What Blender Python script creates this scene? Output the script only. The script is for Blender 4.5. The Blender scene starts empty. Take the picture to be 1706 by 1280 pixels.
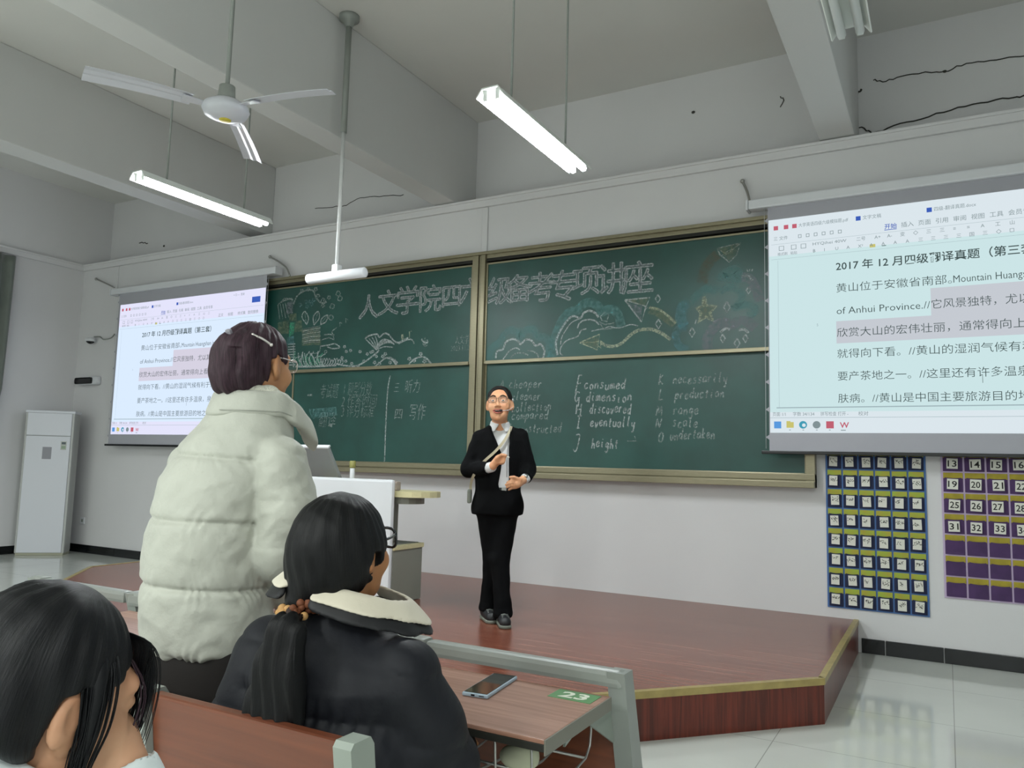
import bpy, bmesh, math, random
import numpy as np
from mathutils import Vector, Matrix, Euler

SC = bpy.context.scene
COL = SC.collection
PI = math.pi
RAD = math.radians

# ------------------------------------------------------------------ camera
CAM_POS = Vector((0.0, -6.613, 1.35))
YAW, PITCH, ROLL, FPX = RAD(29.2), RAD(5.9), RAD(1.49), 1295.0
cam_data = bpy.data.cameras.new('camera')
cam = bpy.data.objects.new('camera', cam_data)
COL.objects.link(cam)
SC.camera = cam
_f = Vector((-math.sin(YAW) * math.cos(PITCH), math.cos(YAW) * math.cos(PITCH), math.sin(PITCH)))
_r = Vector((math.cos(YAW), math.sin(YAW), 0))
_u = _r.cross(_f)
CAM_R = math.cos(ROLL) * _r + math.sin(ROLL) * _u
CAM_U = -math.sin(ROLL) * _r + math.cos(ROLL) * _u
CAM_F = _f
cam.matrix_world = Matrix(((CAM_R.x, CAM_U.x, -CAM_F.x, CAM_POS.x), (CAM_R.y, CAM_U.y, -CAM_F.y, CAM_POS.y),
                           (CAM_R.z, CAM_U.z, -CAM_F.z, CAM_POS.z), (0, 0, 0, 1)))
cam_data.sensor_fit = 'HORIZONTAL'
cam_data.sensor_width = 36.0
cam_data.lens = 36.0 * FPX / 1706.0
cam_data.clip_start = 0.02
cam_data.clip_end = 60

# ------------------------------------------------------------------ world, exposure
SC.view_settings.view_transform = 'Standard'
SC.view_settings.look = 'None'
SC.view_settings.gamma = 1.0
SC.view_settings.exposure = 0.0
SC.view_settings.use_curve_mapping = False
world = bpy.data.worlds.new('world')
SC.world = world
world.use_nodes = True
world.node_tree.nodes['Background'].inputs[0].default_value = (0.55, 0.6, 0.62, 1)
world.node_tree.nodes['Background'].inputs[1].default_value = 0.05

# the rows of ceiling lamps further back in the hall, behind the photographer, plus added upward fill
def room_lamp_fill(x, y, power, up=False):
    ld = bpy.data.lights.new('room_lamp_fill', 'AREA')
    ld.shape = 'RECTANGLE'
    ld.size, ld.size_y = 0.25, 1.2
    ld.energy = power
    ld.color = (0.95, 1.0, 0.97)
    lo = bpy.data.objects.new('room_lamp_fill', ld)
    lo.location = (x, y, 3.28)
    if up:
        lo.rotation_euler = (math.pi, 0, 0)
    COL.objects.link(lo)
LAMP_W = 64.0
for lx in (-8.0, -5.0, -2.1, 0.9):
    for ly in (-8.2, -10.9):
        room_lamp_fill(lx, ly, LAMP_W)
        room_lamp_fill(lx, ly, LAMP_W * 0.4, True)  # upward fill added to brighten the ceiling, not a separate lamp
TUBE_E = 160.0
SCREEN_E = 0.84

# ------------------------------------------------------------------ materials
def lin(h):
    h = h.lstrip('#')
    o = []
    for i in (0, 2, 4):
        c = int(h[i:i + 2], 16) / 255
        o.append(c / 12.92 if c <= 0.04045 else ((c + 0.055) / 1.055) ** 2.4)
    return (*o, 1.0)

class NT:
    def __init__(self, name):
        self.m = bpy.data.materials.new(name)
        self.m.use_nodes = True
        self.t = self.m.node_tree
        self.b = self.t.nodes['Principled BSDF']
        self.out = self.t.nodes['Material Output']
    def n(self, typ, **kw):
        nd = self.t.nodes.new(typ)
        for k, v in kw.items():
            if k.startswith('i_'):
                key = k[2:]
                key = int(key) if key.isdigit() else key.replace('_', ' ')
                nd.inputs[key].default_value = v
            else:
                setattr(nd, k, v)
        return nd
    def l(self, a, b):
        self.t.links.new(a, b)

def mat(name, col, rough=0.5, metal=0.0, var=0.0, vscale=6.0, col2=None, bump=0.0, bscale=40.0, stretch=(1, 1, 1),
        spec=0.5, sheen=0.0, sss=0.0, coat=0.0, alpha=1.0, detail=4.0, distort=0.0, trans=0.0):
    N = NT(name)
    b = N.b
    b.inputs['Base Color'].default_value = lin(col)
    b.inputs['Roughness'].default_value = rough
    b.inputs['Metallic'].default_value = metal
    b.inputs['Specular IOR Level'].default_value = spec
    if sheen:
        b.inputs['Sheen Weight'].default_value = sheen
    if coat:
        b.inputs['Coat Weight'].default_value = coat
        b.inputs['Coat Roughness'].default_value = 0.12
    if trans:
        b.inputs['Transmission Weight'].default_value = trans
    if sss:
        b.inputs['Subsurface Weight'].default_value = sss
        b.inputs['Subsurface Radius'].default_value = (0.012, 0.005, 0.003)
        b.inputs['Subsurface Scale'].default_value = 1.0
    b.inputs['Alpha'].default_value = alpha
    if var or bump or col2:
        tc = N.n('ShaderNodeTexCoord')
        mp = N.n('ShaderNodeMapping')
        mp.inputs['Scale'].default_value = stretch
        N.l(tc.outputs['Object'], mp.inputs['Vector'])
        if var or col2:
            nz = N.n('ShaderNodeTexNoise', i_Scale=vscale, i_Detail=detail, i_Distortion=distort)
            N.l(mp.outputs[0], nz.inputs['Vector'])
            rp = N.n('ShaderNodeValToRGB')
            c1 = lin(col)
            c2 = lin(col2) if col2 else tuple(min(1, c * (1 - var)) for c in c1[:3]) + (1,)
            rp.color_ramp.elements[0].color = c2
            rp.color_ramp.elements[1].color = c1
            rp.color_ramp.elements[0].position = 0.35
            rp.color_ramp.elements[1].position = 0.65
            N.l(nz.outputs['Fac'], rp.inputs[0])
            N.l(rp.outputs[0], b.inputs['Base Color'])
        if bump:
            nb = N.n('ShaderNodeTexNoise', i_Scale=bscale, i_Detail=detail)
            N.l(mp.outputs[0], nb.inputs['Vector'])
            bp = N.n('ShaderNodeBump', i_Strength=bump, i_Distance=0.01)
            N.l(nb.outputs['Fac'], bp.inputs['Height'])
            N.l(bp.outputs[0], b.inputs['Normal'])
    return N.m

def emit(name, col, strength):
    N = NT(name)
    e = N.n('ShaderNodeEmission')
    e.inputs[0].default_value = lin(col)
    e.inputs[1].default_value = strength
    N.l(e.outputs[0], N.out.inputs['Surface'])
    return N.m

def wood(name, dark, light, axis=0, rough=0.35, scale=3.0, coat=0.0, spec=0.5):
    st = [14.0, 14.0, 14.0]
    st[axis] = 0.7
    return mat(name, light, rough, col2=dark, vscale=scale, stretch=tuple(st), detail=6, distort=1.2, coat=coat, spec=spec,
               bump=0.03, bscale=20)

def chalk(name, col, dens=0.6, scale=70):
    N = NT(name)
    N.b.inputs['Base Color'].default_value = lin(col)
    N.b.inputs['Roughness'].default_value = 0.95
    N.b.inputs['Specular IOR Level'].default_value = 0.05
    tc = N.n('ShaderNodeTexCoord')
    nz = N.n('ShaderNodeTexNoise', i_Scale=scale, i_Detail=3.0)
    N.l(tc.outputs['Object'], nz.inputs['Vector'])
    mr = N.n('ShaderNodeMapRange')
    mr.inputs['From Min'].default_value = 0.3
    mr.inputs['From Max'].default_value = 0.7
    mr.inputs['To Min'].default_value = max(0.0, dens - 0.3)
    mr.inputs['To Max'].default_value = min(1.0, dens + 0.3)
    N.l(nz.outputs['Fac'], mr.inputs['Value'])
    N.l(mr.outputs[0], N.b.inputs['Alpha'])
    return N.m

M = {}
def tiles(name, base, grout, size, rough):
    N = NT(name)
    tc = N.n('ShaderNodeTexCoord')
    br = N.n('ShaderNodeTexBrick', i_Scale=1.0, offset=0.0, squash=1.0)
    br.inputs['Color1'].default_value = lin(base)
    br.inputs['Color2'].default_value = lin(base)
    br.inputs['Mortar'].default_value = lin(grout)
    br.inputs['Mortar Size'].default_value = 0.0025
    br.inputs['Brick Width'].default_value = size
    br.inputs['Row Height'].default_value = size
    N.l(tc.outputs['Object'], br.inputs['Vector'])
    nz = N.n('ShaderNodeTexNoise', i_Scale=1.6, i_Detail=6.0)
    N.l(tc.outputs['Object'], nz.inputs['Vector'])
    mx = N.n('ShaderNodeMixRGB', blend_type='MULTIPLY')
    mx.inputs[0].default_value = 0.18
    N.l(br.outputs['Color'], mx.inputs[1])
    N.l(nz.outputs['Fac'], mx.inputs[2])
    N.l(mx.outputs[0], N.b.inputs['Base Color'])
    N.b.inputs['Roughness'].default_value = rough
    return N.m

def paint(name, col, var=0.05):
    return mat(name, col, 0.75, var=var, vscale=0.8, bump=0.04, bscale=60, spec=0.25)

M['wall'] = paint('wall_paint', 'd9d9da')
M['ceil'] = paint('ceiling_paint', 'dcdcd8')
M['beam'] = paint('beam_paint', 'd3d4d3')
M['floor'] = tiles('floor_tiles', 'd6dad3', 'a9aba5', 0.8, 0.08)
M['skirt'] = mat('black_skirting', '14171a', 0.2, var=0.4, vscale=9)
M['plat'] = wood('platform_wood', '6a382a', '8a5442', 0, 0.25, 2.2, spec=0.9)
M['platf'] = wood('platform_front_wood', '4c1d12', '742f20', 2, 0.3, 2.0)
M['gold'] = mat('gold_edging', 'b3a065', 0.35, metal=0.25, var=0.2, vscale=12)
M['desk'] = wood('desk_laminate', '8d6553', 'a98271', 0, 0.32, 2.6)
M['bench'] = wood('bench_laminate', '5e3220', '733f28', 0, 0.38, 2.0)
M['grey'] = mat('grey_plastic', '8e938e', 0.42, var=0.06, vscale=5)
M['greyl'] = mat('light_grey_plastic', '8f988f', 0.42, var=0.05, vscale=5)
M['teal'] = mat('pale_teal_plastic', '84988d', 0.42)
M['darkedge'] = mat('dark_edge', '24241f', 0.5)
M['metal'] = mat('steel', 'a8a8a4', 0.3, metal=0.8)
M['white'] = mat('white_plastic', 'd9dce0', 0.35, var=0.03, vscale=3)
M['whitem'] = mat('white_metal', 'd4d6d6', 0.35, var=0.04, vscale=4)
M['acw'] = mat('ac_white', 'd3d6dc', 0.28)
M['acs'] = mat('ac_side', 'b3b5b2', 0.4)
M['black'] = mat('black_plastic', '101214', 0.35)
M['board'] = mat('chalkboard_green', '1e4d46', 0.42, var=0.28, vscale=2.2, spec=0.5, detail=5)
M['bframe'] = mat('champagne_aluminium', '8d876f', 0.35, metal=0.55, var=0.1, vscale=20, stretch=(1, 1, 6))
M['bdark'] = mat('frame_shadow_gap', '17160f', 0.7)
M['paper'] = mat('paper', 'dcdcd2', 0.8)
M['ink'] = mat('ink', '20201f', 0.8)
M['screenfab'] = mat('screen_fabric', 'a9aab2', 0.8)
M['glass'] = mat('glass_black', '0a0d10', 0.08)
# ------------------------------------------------------------------ object helpers
def at(x, y, Y):
    """point where the sight line of photo pixel x, y meets the upright plane at depth Y (for flat art on boards)"""
    d = CAM_F + CAM_R * ((x - 853) / FPX) - CAM_U * ((y - 640) / FPX)
    t = (Y - CAM_POS.y) / d.y
    return CAM_POS + d * t

def tag(o, label=None, cat=None, group=None, kind=None):
    if label: o['label'] = label
    if cat: o['category'] = cat
    if group: o['group'] = group
    if kind: o['kind'] = kind
    return o

def thing(name, label, cat, loc=(0, 0, 0), rz=0.0, group=None):
    o = bpy.data.objects.new(name, None)
    o.empty_display_size = 0.1
    o.location = loc
    o.rotation_euler = (0, 0, rz)
    COL.objects.link(o)
    return tag(o, label, cat, group)

def copy_tree(o, parent=None):
    c = o.copy()
    COL.objects.link(c)
    if parent is not None:
        c.parent = parent
    for ch in list(o.children):
        copy_tree(ch, c)
    return c

class MB:
    """collects shapes into one mesh"""
    def __init__(self):
        self.v, self.f, self.mi, self.sm = [], [], [], []
    def raw(self, verts, faces, mi=0, smooth=False):
        b = len(self.v)
        self.v.extend([tuple(p) for p in verts])
        for f in faces:
            self.f.append([i + b for i in f])
            self.mi.append(mi)
            self.sm.append(smooth)
        return self
    def box(self, x0, x1, y0, y1, z0, z1, mi=0, bev=0.0, rot=None, piv=None):
        bm = bmesh.new()
        bmesh.ops.create_cube(bm, size=1.0)
        for v in bm.verts:
            v.co = Vector(((x0 + x1) / 2 + v.co.x * (x1 - x0), (y0 + y1) / 2 + v.co.y * (y1 - y0), (z0 + z1) / 2 + v.co.z * (z1 - z0)))
        if bev > 0:
            bmesh.ops.bevel(bm, geom=list(bm.edges), offset=bev, segments=2, profile=0.6, affect='EDGES')
        if rot is not None:
            R_ = rot if isinstance(rot, Matrix) else Euler(rot).to_matrix()
            pv = Vector(piv) if piv is not None else Vector(((x0 + x1) / 2, (y0 + y1) / 2, (z0 + z1) / 2))
            for v in bm.verts:
                v.co = R_ @ (v.co - pv) + pv
        bm.verts.index_update()
        self.raw([v.co.copy() for v in bm.verts], [[v.index for v in f.verts] for f in bm.faces], mi, False)
        bm.free()
        return self
    def cyl(self, p0, p1, r0, r1=None, n=16, mi=0, caps=True, smooth=True):
        return self.tube([p0, p1], [r0, r0 if r1 is None else r1], n, mi, caps, smooth)
    def tube(self, pts, r, n=10, mi=0, caps=True, smooth=True):
        pts = [Vector(p) for p in pts]
        rs = r if isinstance(r, (list, tuple)) else [r] * len(pts)
        vs, fs = [], []
        up = None
        for i, p in enumerate(pts):
            t = (pts[min(i + 1, len(pts) - 1)] - pts[max(i - 1, 0)]).normalized()
            if up is None:
                up = Vector((0, 0, 1)) if abs(t.z) < 0.9 else Vector((1, 0, 0))
            a = up - t * up.dot(t)
            if a.length < 1e-5:
                a = t.orthogonal()
            a.normalize()
            up = a
            b = t.cross(a)
            for k in range(n):
                an = 2 * PI * k / n
                vs.append(p + (a * math.cos(an) + b * math.sin(an)) * rs[i])
        for i in range(len(pts) - 1):
            for k in range(n):
                k2 = (k + 1) % n
                fs.append([i * n + k, i * n + k2, (i + 1) * n + k2, (i + 1) * n + k])
        if caps:
            fs.append(list(range(n))[::-1])
            fs.append([(len(pts) - 1) * n + k for k in range(n)])
        return self.raw(vs, fs, mi, smooth)
    def lathe(self, prof, c=(0, 0, 0), n=32, mi=0, smooth=True):
        vs, fs = [], []
        for r, z in prof:
            for k in range(n):
                a = 2 * PI * k / n
                vs.append((c[0] + r * math.cos(a), c[1] + r * math.sin(a), c[2] + z))
        for i in range(len(prof) - 1):
            for k in range(n):
                k2 = (k + 1) % n
                fs.append([i * n + k, i * n + k2, (i + 1) * n + k2, (i + 1) * n + k])
        fs.append(list(range(n))[::-1])
        fs.append([(len(prof) - 1) * n + k for k in range(n)])
        return self.raw(vs, fs, mi, smooth)
    def prism(self, poly, d, mi=0):
        """poly: 3d points of a planar outline, extruded by vector d"""
        n = len(poly)
        d = Vector(d)
        vs = [Vector(p) for p in poly] + [Vector(p) + d for p in poly]
        fs = [list(range(n))[::-1], [n + i for i in range(n)]]
        for i in range(n):
            j = (i + 1) % n
            fs.append([i, j, n + j, n + i])
        return self.raw(vs, fs, mi, False)
    def ball(self, c, r, mi=0, n=16, m=10):
        r = r if isinstance(r, (tuple, list)) else (r, r, r)
        vs, fs = [], []
        for i in range(m + 1):
            th = PI * i / m
            for k in range(n):
                a = 2 * PI * k / n
                vs.append((c[0] + r[0] * math.sin(th) * math.cos(a), c[1] + r[1] * math.sin(th) * math.sin(a), c[2] + r[2] * math.cos(th)))
        for i in range(m):
            for k in range(n):
                k2 = (k + 1) % n
                fs.append([i * n + k, (i + 1) * n + k, (i + 1) * n + k2, i * n + k2])
        return self.raw(vs, fs, mi, True)
    def build(self, name, mats, parent=None, loc=None):
        me = bpy.data.meshes.new(name)
        me.from_pydata([tuple(p) for p in self.v], [], self.f)
        for m_ in (mats if isinstance(mats, (list, tuple)) else [mats]):
            me.materials.append(m_)
        me.polygons.foreach_set('material_index', self.mi)
        me.polygons.foreach_set('use_smooth', self.sm)
        me.update()
        o = bpy.data.objects.new(name, me)
        COL.objects.link(o)
        if parent is not None:
            o.parent = parent
        if loc is not None:
            o.location = loc
        return o

def struct(o):
    o['kind'] = 'structure'
    return o

# ------------------------------------------------------------------ lettering
_tc = {}
def text_geo(s, bold=0.0):
    key = (s, bold)
    if key not in _tc:
        cu = bpy.data.curves.new('lettering', 'FONT')
        cu.body = s
        cu.size = 1.0
        cu.resolution_u = 2
        cu.offset = bold
        ob = bpy.data.objects.new('lettering', cu)
        COL.objects.link(ob)
        me = bpy.data.meshes.new_from_object(ob)
        n = len(me.vertices)
        co = np.empty(n * 3, dtype=np.float32)
        me.vertices.foreach_get('co', co)
        co = co.reshape(-1, 3)[:, :2].copy()
        fs = [list(p.vertices) for p in me.polygons]
        bpy.data.objects.remove(ob)
        bpy.data.curves.remove(cu)
        bpy.data.meshes.remove(me)
        _tc[key] = (co, fs)
    return _tc[key]

def put_text(mb, s, org, ux, uz, size, mi=0, bold=0.0, width=None, shear=0.0, height=None, center=False):
    """flat lettering from origin org along ux with up direction uz"""
    co, fs = text_geo(s, bold)
    if len(co) == 0:
        return
    co = co.copy()
    org, ux, uz = Vector(org), Vector(ux), Vector(uz)
    if width is not None:
        x0, x1 = co[:, 0].min(), co[:, 0].max()
        co[:, 0] = (co[:, 0] - x0) * (width / max(1e-6, x1 - x0))
        co[:, 1] *= size
    else:
        co *= size
    if height is not None:
        z0, z1 = co[:, 1].min(), co[:, 1].max()
        co[:, 1] = (co[:, 1] - z0) * (height / max(1e-6, z1 - z0))
    if center:
        co[:, 0] -= (co[:, 0].min() + co[:, 0].max()) / 2
        co[:, 1] -= (co[:, 1].min() + co[:, 1].max()) / 2
    co[:, 0] += shear * co[:, 1]
    mb.raw([org + ux * float(a) + uz * float(b) for a, b in co], fs, mi)

def outline_strokes(s):
    """the outline of a character as closed point loops"""
    cu = bpy.data.curves.new('lettering', 'FONT')
    cu.body = s
    cu.size = 1.0
    cu.resolution_u = 3
    cu.fill_mode = 'NONE'
    cu.offset = 0.036
    ob = bpy.data.objects.new('lettering', cu)
    COL.objects.link(ob)
    me = bpy.data.meshes.new_from_object(ob)
    co = np.array([v.co[:2] for v in me.vertices], dtype=float)
    ed = [tuple(e.vertices) for e in me.edges]
    bpy.data.objects.remove(ob)
    bpy.data.curves.remove(cu)
    bpy.data.meshes.remove(me)
    return co, ed

def ribbon(mb, pts, w, nrm, mi=0, closed=False):
    """flat chalk line of width w through pts on a plane with normal nrm"""
    pts = [Vector(p) for p in pts]
    nrm = Vector(nrm)
    n = len(pts)
    if n < 2:
        return
    vs = []
    for i, p in enumerate(pts):
        t = pts[min(i + 1, n - 1)] - pts[max(i - 1, 0)]
        if t.length < 1e-7:
            t = Vector((1, 0, 0))
        s = t.normalized().cross(nrm) * (w / 2)
        vs += [p - s, p + s]
    mb.raw(vs, [[2 * i, 2 * i + 1, 2 * i + 3, 2 * i + 2] for i in range(n - 1)], mi)

def spline(pts, n=6):
    """Catmull-Rom through pts"""
    P_ = [Vector(p) for p in pts]
    if len(P_) < 3:
        return P_
    out = []
    for i in range(len(P_) - 1):
        a, b, c, d = P_[max(i - 1, 0)], P_[i], P_[i + 1], P_[min(i + 2, len(P_) - 1)]
        for k in range(n):
            t = k / n
            out.append(0.5 * ((2 * b) + (c - a) * t + (2 * a - 5 * b + 4 * c - d) * t * t + (3 * b - a - 3 * c + d) * t ** 3))
    out.append(P_[-1])
    return out

# ------------------------------------------------------------------ smooth bodies (signed distance -> one mesh)
def A(*p):
    return np.array(p, dtype=np.float32)
def cap(P, a, b, ra, rb=None):
    rb = ra if rb is None else rb
    a, b = A(*a), A(*b)
    ab = b - a
    t = np.clip(((P - a) @ ab) / max(1e-9, float(ab @ ab)), 0, 1)
    return np.linalg.norm(P - a - t[:, None] * ab, axis=1) - (ra + (rb - ra) * t)
def ell(P, c, r, R_=None):
    Q = P - A(*c)
    if R_ is not None:
        Q = Q @ R_
    r = A(*r)
    k0 = np.linalg.norm(Q / r, axis=1)
    k1 = np.linalg.norm(Q / (r * r), axis=1)
    return k0 * (k0 - 1.0) / np.maximum(k1, 1e-6)
def rbox(P, c, hsz, rad, R_=None):
    Q = P - A(*c)
    if R_ is not None:
        Q = Q @ R_
    q = np.abs(Q) - (A(*hsz) - rad)
    return np.linalg.norm(np.maximum(q, 0), axis=1) + np.minimum(q.max(axis=1), 0) - rad
def smin(a, b, k):
    h_ = np.maximum(k - np.abs(a - b), 0) / k
    return np.minimum(a, b) - h_ * h_ * k * 0.25
def smax(a, b, k):
    return -smin(-a, -b, k)
def chain(P, pts, rs, k=0.0):
    d = None
    for i in range(len(pts) - 1):
        e = cap(P, pts[i], pts[i + 1], rs[i], rs[i + 1])
        d = e if d is None else (smin(d, e, k) if k else np.minimum(d, e))
    return d
def echain(P, secs):
    """stack of elliptical sections along z: (z, cx, cy, rx, ry, rot) interpolated smoothly; open-ended top and bottom rounded by smax"""
    z = np.array([s_[0] for s_ in secs])
    par = [np.interp(P[:, 2], z, np.array([s_[i] for s_ in secs])) for i in range(1, 6)]
    cx, cy, rx, ry, ro = par
    dx, dy = P[:, 0] - cx, P[:, 1] - cy
    c_, s_ = np.cos(ro), np.sin(ro)
    u, v = dx * c_ + dy * s_, -dx * s_ + dy * c_
    k0 = np.sqrt((u / rx) ** 2 + (v / ry) ** 2)
    k1 = np.sqrt((u / rx ** 2) ** 2 + (v / ry ** 2) ** 2)
    d = k0 * (k0 - 1) / np.maximum(k1, 1e-5)
    d = np.where(k0 < 0.2, -np.minimum(rx, ry) * 0.8, d)
    dz = np.maximum(z[0] - P[:, 2], P[:, 2] - z[-1])
    return smax(d, dz, 0.03)
def wob(P, f, seed=0.0):
    """cheap smooth noise about -1..1"""
    x, y, z = P[:, 0] * f + seed, P[:, 1] * f + seed * 1.7, P[:, 2] * f - seed * 0.6
    return (np.sin(x + 1.7 * np.sin(y * 0.9 + z * 0.4)) * np.sin(y * 1.1 + 1.3 * np.sin(z * 1.2)) + 0.6 * np.sin(z * 1.3 + 2.1 * np.sin(x * 0.7)) * np.cos(1.9 * x + y)) * 0.65

def sdf_mesh(fn, lo, hi, h):
    lo, hi = np.array(lo, float), np.array(hi, float)
    nb = np.maximum(2, np.ceil((hi - lo) / (4 * h)).astype(int))
    g = [lo[i] + (np.arange(nb[i]) + 0.5) * 4 * h for i in range(3)]
    cc = np.stack(np.meshgrid(*g, indexing='ij'), -1).reshape(-1, 3).astype(np.float32)
    cd = np.concatenate([fn(cc[i:i + 300000]) for i in range(0, len(cc), 300000)]).reshape(nb)
    act = np.abs(cd) < 4 * h * 1.45 + 0.012
    N_ = nb * 4
    F = np.full(N_ + 1, 1.0, dtype=np.float32)
    big = np.repeat(np.repeat(np.repeat(np.sign(cd) + (cd == 0), 4, 0), 4, 1), 4, 2)
    F[:-1, :-1, :-1] = big
    mk = np.zeros(N_ + 1, bool)
    a4 = np.repeat(np.repeat(np.repeat(act, 4, 0), 4, 1), 4, 2)
    for dx in (0, 1):
        for dy in (0, 1):
            for dz in (0, 1):
                mk[dx:N_[0] + dx, dy:N_[1] + dy, dz:N_[2] + dz] |= a4
    idx = np.argwhere(mk)
    val = np.empty(len(idx), np.float32)
    for i in range(0, len(idx), 300000):
        val[i:i + 300000] = fn((lo + idx[i:i + 300000] * h).astype(np.float32))
    F[mk] = val
    S = F < 0
    cs = np.zeros(N_, np.int8)
    for dx in (0, 1):
        for dy in (0, 1):
            for dz in (0, 1):
                cs += S[dx:N_[0] + dx, dy:N_[1] + dy, dz:N_[2] + dz]
    cells = np.argwhere((cs > 0) & (cs < 8))
    ids = np.full(N_, -1, np.int64)
    ids[tuple(cells.T)] = np.arange(len(cells))
    acc = np.zeros((len(cells), 3))
    cnt = np.zeros(len(cells))
    cor = [(x, y, z) for x in (0, 1) for y in (0, 1) for z in (0, 1)]
    for i, a in enumerate(cor):
        for b in cor[i + 1:]:
            if sum(abs(p - q) for p, q in zip(a, b)) != 1:
                continue
            fa = F[tuple((cells + a).T)]
            fb = F[tuple((cells + b).T)]
            m_ = (fa < 0) != (fb < 0)
            t = np.where(m_, fa / np.where(m_, fa - fb, 1), 0)
            acc += np.where(m_[:, None], np.array(a) + t[:, None] * (np.array(b) - np.array(a)), 0)
            cnt += m_
    V = lo + (cells + acc / cnt[:, None]) * h
    quads = []
    for ax in range(3):
        o1, o2 = (ax + 1) % 3, (ax + 2) % 3
        s0 = [slice(1, N_[k]) for k in range(3)]
        s0[ax] = slice(0, N_[ax])
        s1 = list(s0)
        s1[ax] = slice(1, N_[ax] + 1)
        a, b = S[tuple(s0)], S[tuple(s1)]
        e = np.argwhere(a != b)
        if not len(e):
            continue
        base = e.copy()
        for k in (o1, o2):
            base[:, k] += 1
        flip = a[tuple(e.T)]
        def cid(d1, d2):
            q = base.copy()
            q[:, o1] += d1
            q[:, o2] += d2
            return ids[tuple(q.T)]
        q = np.stack([cid(-1, -1), cid(0, -1), cid(0, 0), cid(-1, 0)], 1)
        q[~flip] = q[~flip][:, ::-1]
        quads.append(q)
    Q = np.concatenate(quads)
    Q = Q[(Q >= 0).all(1)]
    return V, Q

def body(name, fn, lo, hi, h, m, parent=None, relax=1, largest=False):
    V, Q = sdf_mesh(fn, lo, hi, h)
    if largest:      # keep the main piece only
        lab = np.arange(len(V))
        while True:
            q = lab[Q].min(1)
            new = lab.copy()
            for k in range(4):
                np.minimum.at(new, Q[:, k], q)
            new = new[new]
            if (new == lab).all():
                break
            lab = new
        main = np.bincount(lab).argmax()
        keep = lab == main
        ren = np.cumsum(keep) - 1
        Q = ren[Q[keep[Q[:, 0]]]]
        V = V[keep]
    for _ in range(relax):
        s_ = np.zeros_like(V)
        c_ = np.zeros(len(V))
        for k in range(4):
            i, j = Q[:, k], Q[:, (k + 1) % 4]
            for ax in range(3):
                s_[:, ax] += np.bincount(i, V[j, ax], len(V)) + np.bincount(j, V[i, ax], len(V))
            c_ += np.bincount(i, minlength=len(V)) + np.bincount(j, minlength=len(V))
        V = 0.5 * V + 0.5 * s_ / np.maximum(c_, 1)[:, None]
    me = bpy.data.meshes.new(name)
    me.vertices.add(len(V))
    me.vertices.foreach_set('co', V.astype(np.float32).ravel())
    me.loops.add(len(Q) * 4)
    me.loops.foreach_set('vertex_index', Q.astype(np.int32).ravel())
    me.polygons.add(len(Q))
    me.polygons.foreach_set('loop_start', np.arange(0, len(Q) * 4, 4, dtype=np.int32))
    me.polygons.foreach_set('use_smooth', np.ones(len(Q), bool))
    me.materials.append(m)
    me.update(calc_edges=True)
    me.validate()
    o = bpy.data.objects.new(name, me)
    COL.objects.link(o)
    if parent is not None:
        o.parent = parent
    return o
# ------------------------------------------------------------------ the hall
XL, XR, YF, YB, ZC = -10.85, 2.6, 0.0, -12.5, 5.1
LEDGE, YUP = 4.05, .38   # the wall is thick up to the ledge, set back above it
struct(MB().box(XL - .2, XR + .2, YB - .2, YUP + .2, -.15, 0).build('floor', M['floor']))
struct(MB().box(XL - .2, XR + .2, 0, YUP + .2, 0, LEDGE).build('wall_front', M['wall']))
struct(MB().box(XL - .2, XR + .2, YUP, YUP + .2, LEDGE, ZC).build('wall_front', M['wall']))
struct(MB().box(XL - .2, XL, YB, YUP, 0, ZC).build('wall_left', M['wall']))
struct(MB().box(XR, XR + .2, YB, YUP, 0, ZC).build('wall_right', M['wall']))
struct(MB().box(XL - .2, XR + .2, YB - .2, YB, 0, ZC).build('wall_back', M['wall']))
struct(MB().box(XL - .2, XR + .2, YB - .2, YUP + .2, ZC, ZC + .15).build('ceiling', M['ceil']))
for i, (x0, x1, zb) in enumerate(((-7.80, -7.50, 4.19), (-4.68, -4.42, 4.065), (-.84, -.573, 4.065))):
    struct(MB().box(x0, x1, YB, YUP, zb, ZC, 0, .012).build('beam', M['beam']))
# picture rail round the hall, doubled lip
def rail(name, ax):
    m = MB()
    if ax == 'x':
        m.box(XL, XR, -.035, 0, 3.965, 4.05, 0, .008)
        m.box(XL, XR, -.05, 0, 4.03, 4.055, 0, .006)
    else:
        m.box(XL, XL + .035, YB, -.036, 3.965, 4.05, 0, .008)
        m.box(XL, XL + .05, YB, -.051, 4.03, 4.055, 0, .006)
    return struct(m.build(name, M['wall']))
rail('trim_1', 'x')
rail('trim_2', 'y')
# black tile skirting with pale joints
def skirting(name, x0, x1, gaps):
    m = MB()
    xs = [x0] + gaps + [x1]
    for a, b in zip(xs[:-1], xs[1:]):
        m.box(a + .003, b - .003, -.014, 0, 0, .108, 0, .003)
    return struct(m.build(name, M['skirt']))
skirting('baseboard_front', XL, -7.45, [-10.25, -9.65, -9.05, -8.45, -7.85])
skirting('baseboard_front', -.6, XR, [-.435, -.05, .55, 1.15, 1.75])
m = MB()
for k in range(12):
    m.box(XL, XL + .014, -1.0 * k - 1.0 + .003, -1.0 * k - .003 - .016, 0, .108, 0, .003)
struct(m.build('baseboard_left', M['skirt']))
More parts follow.
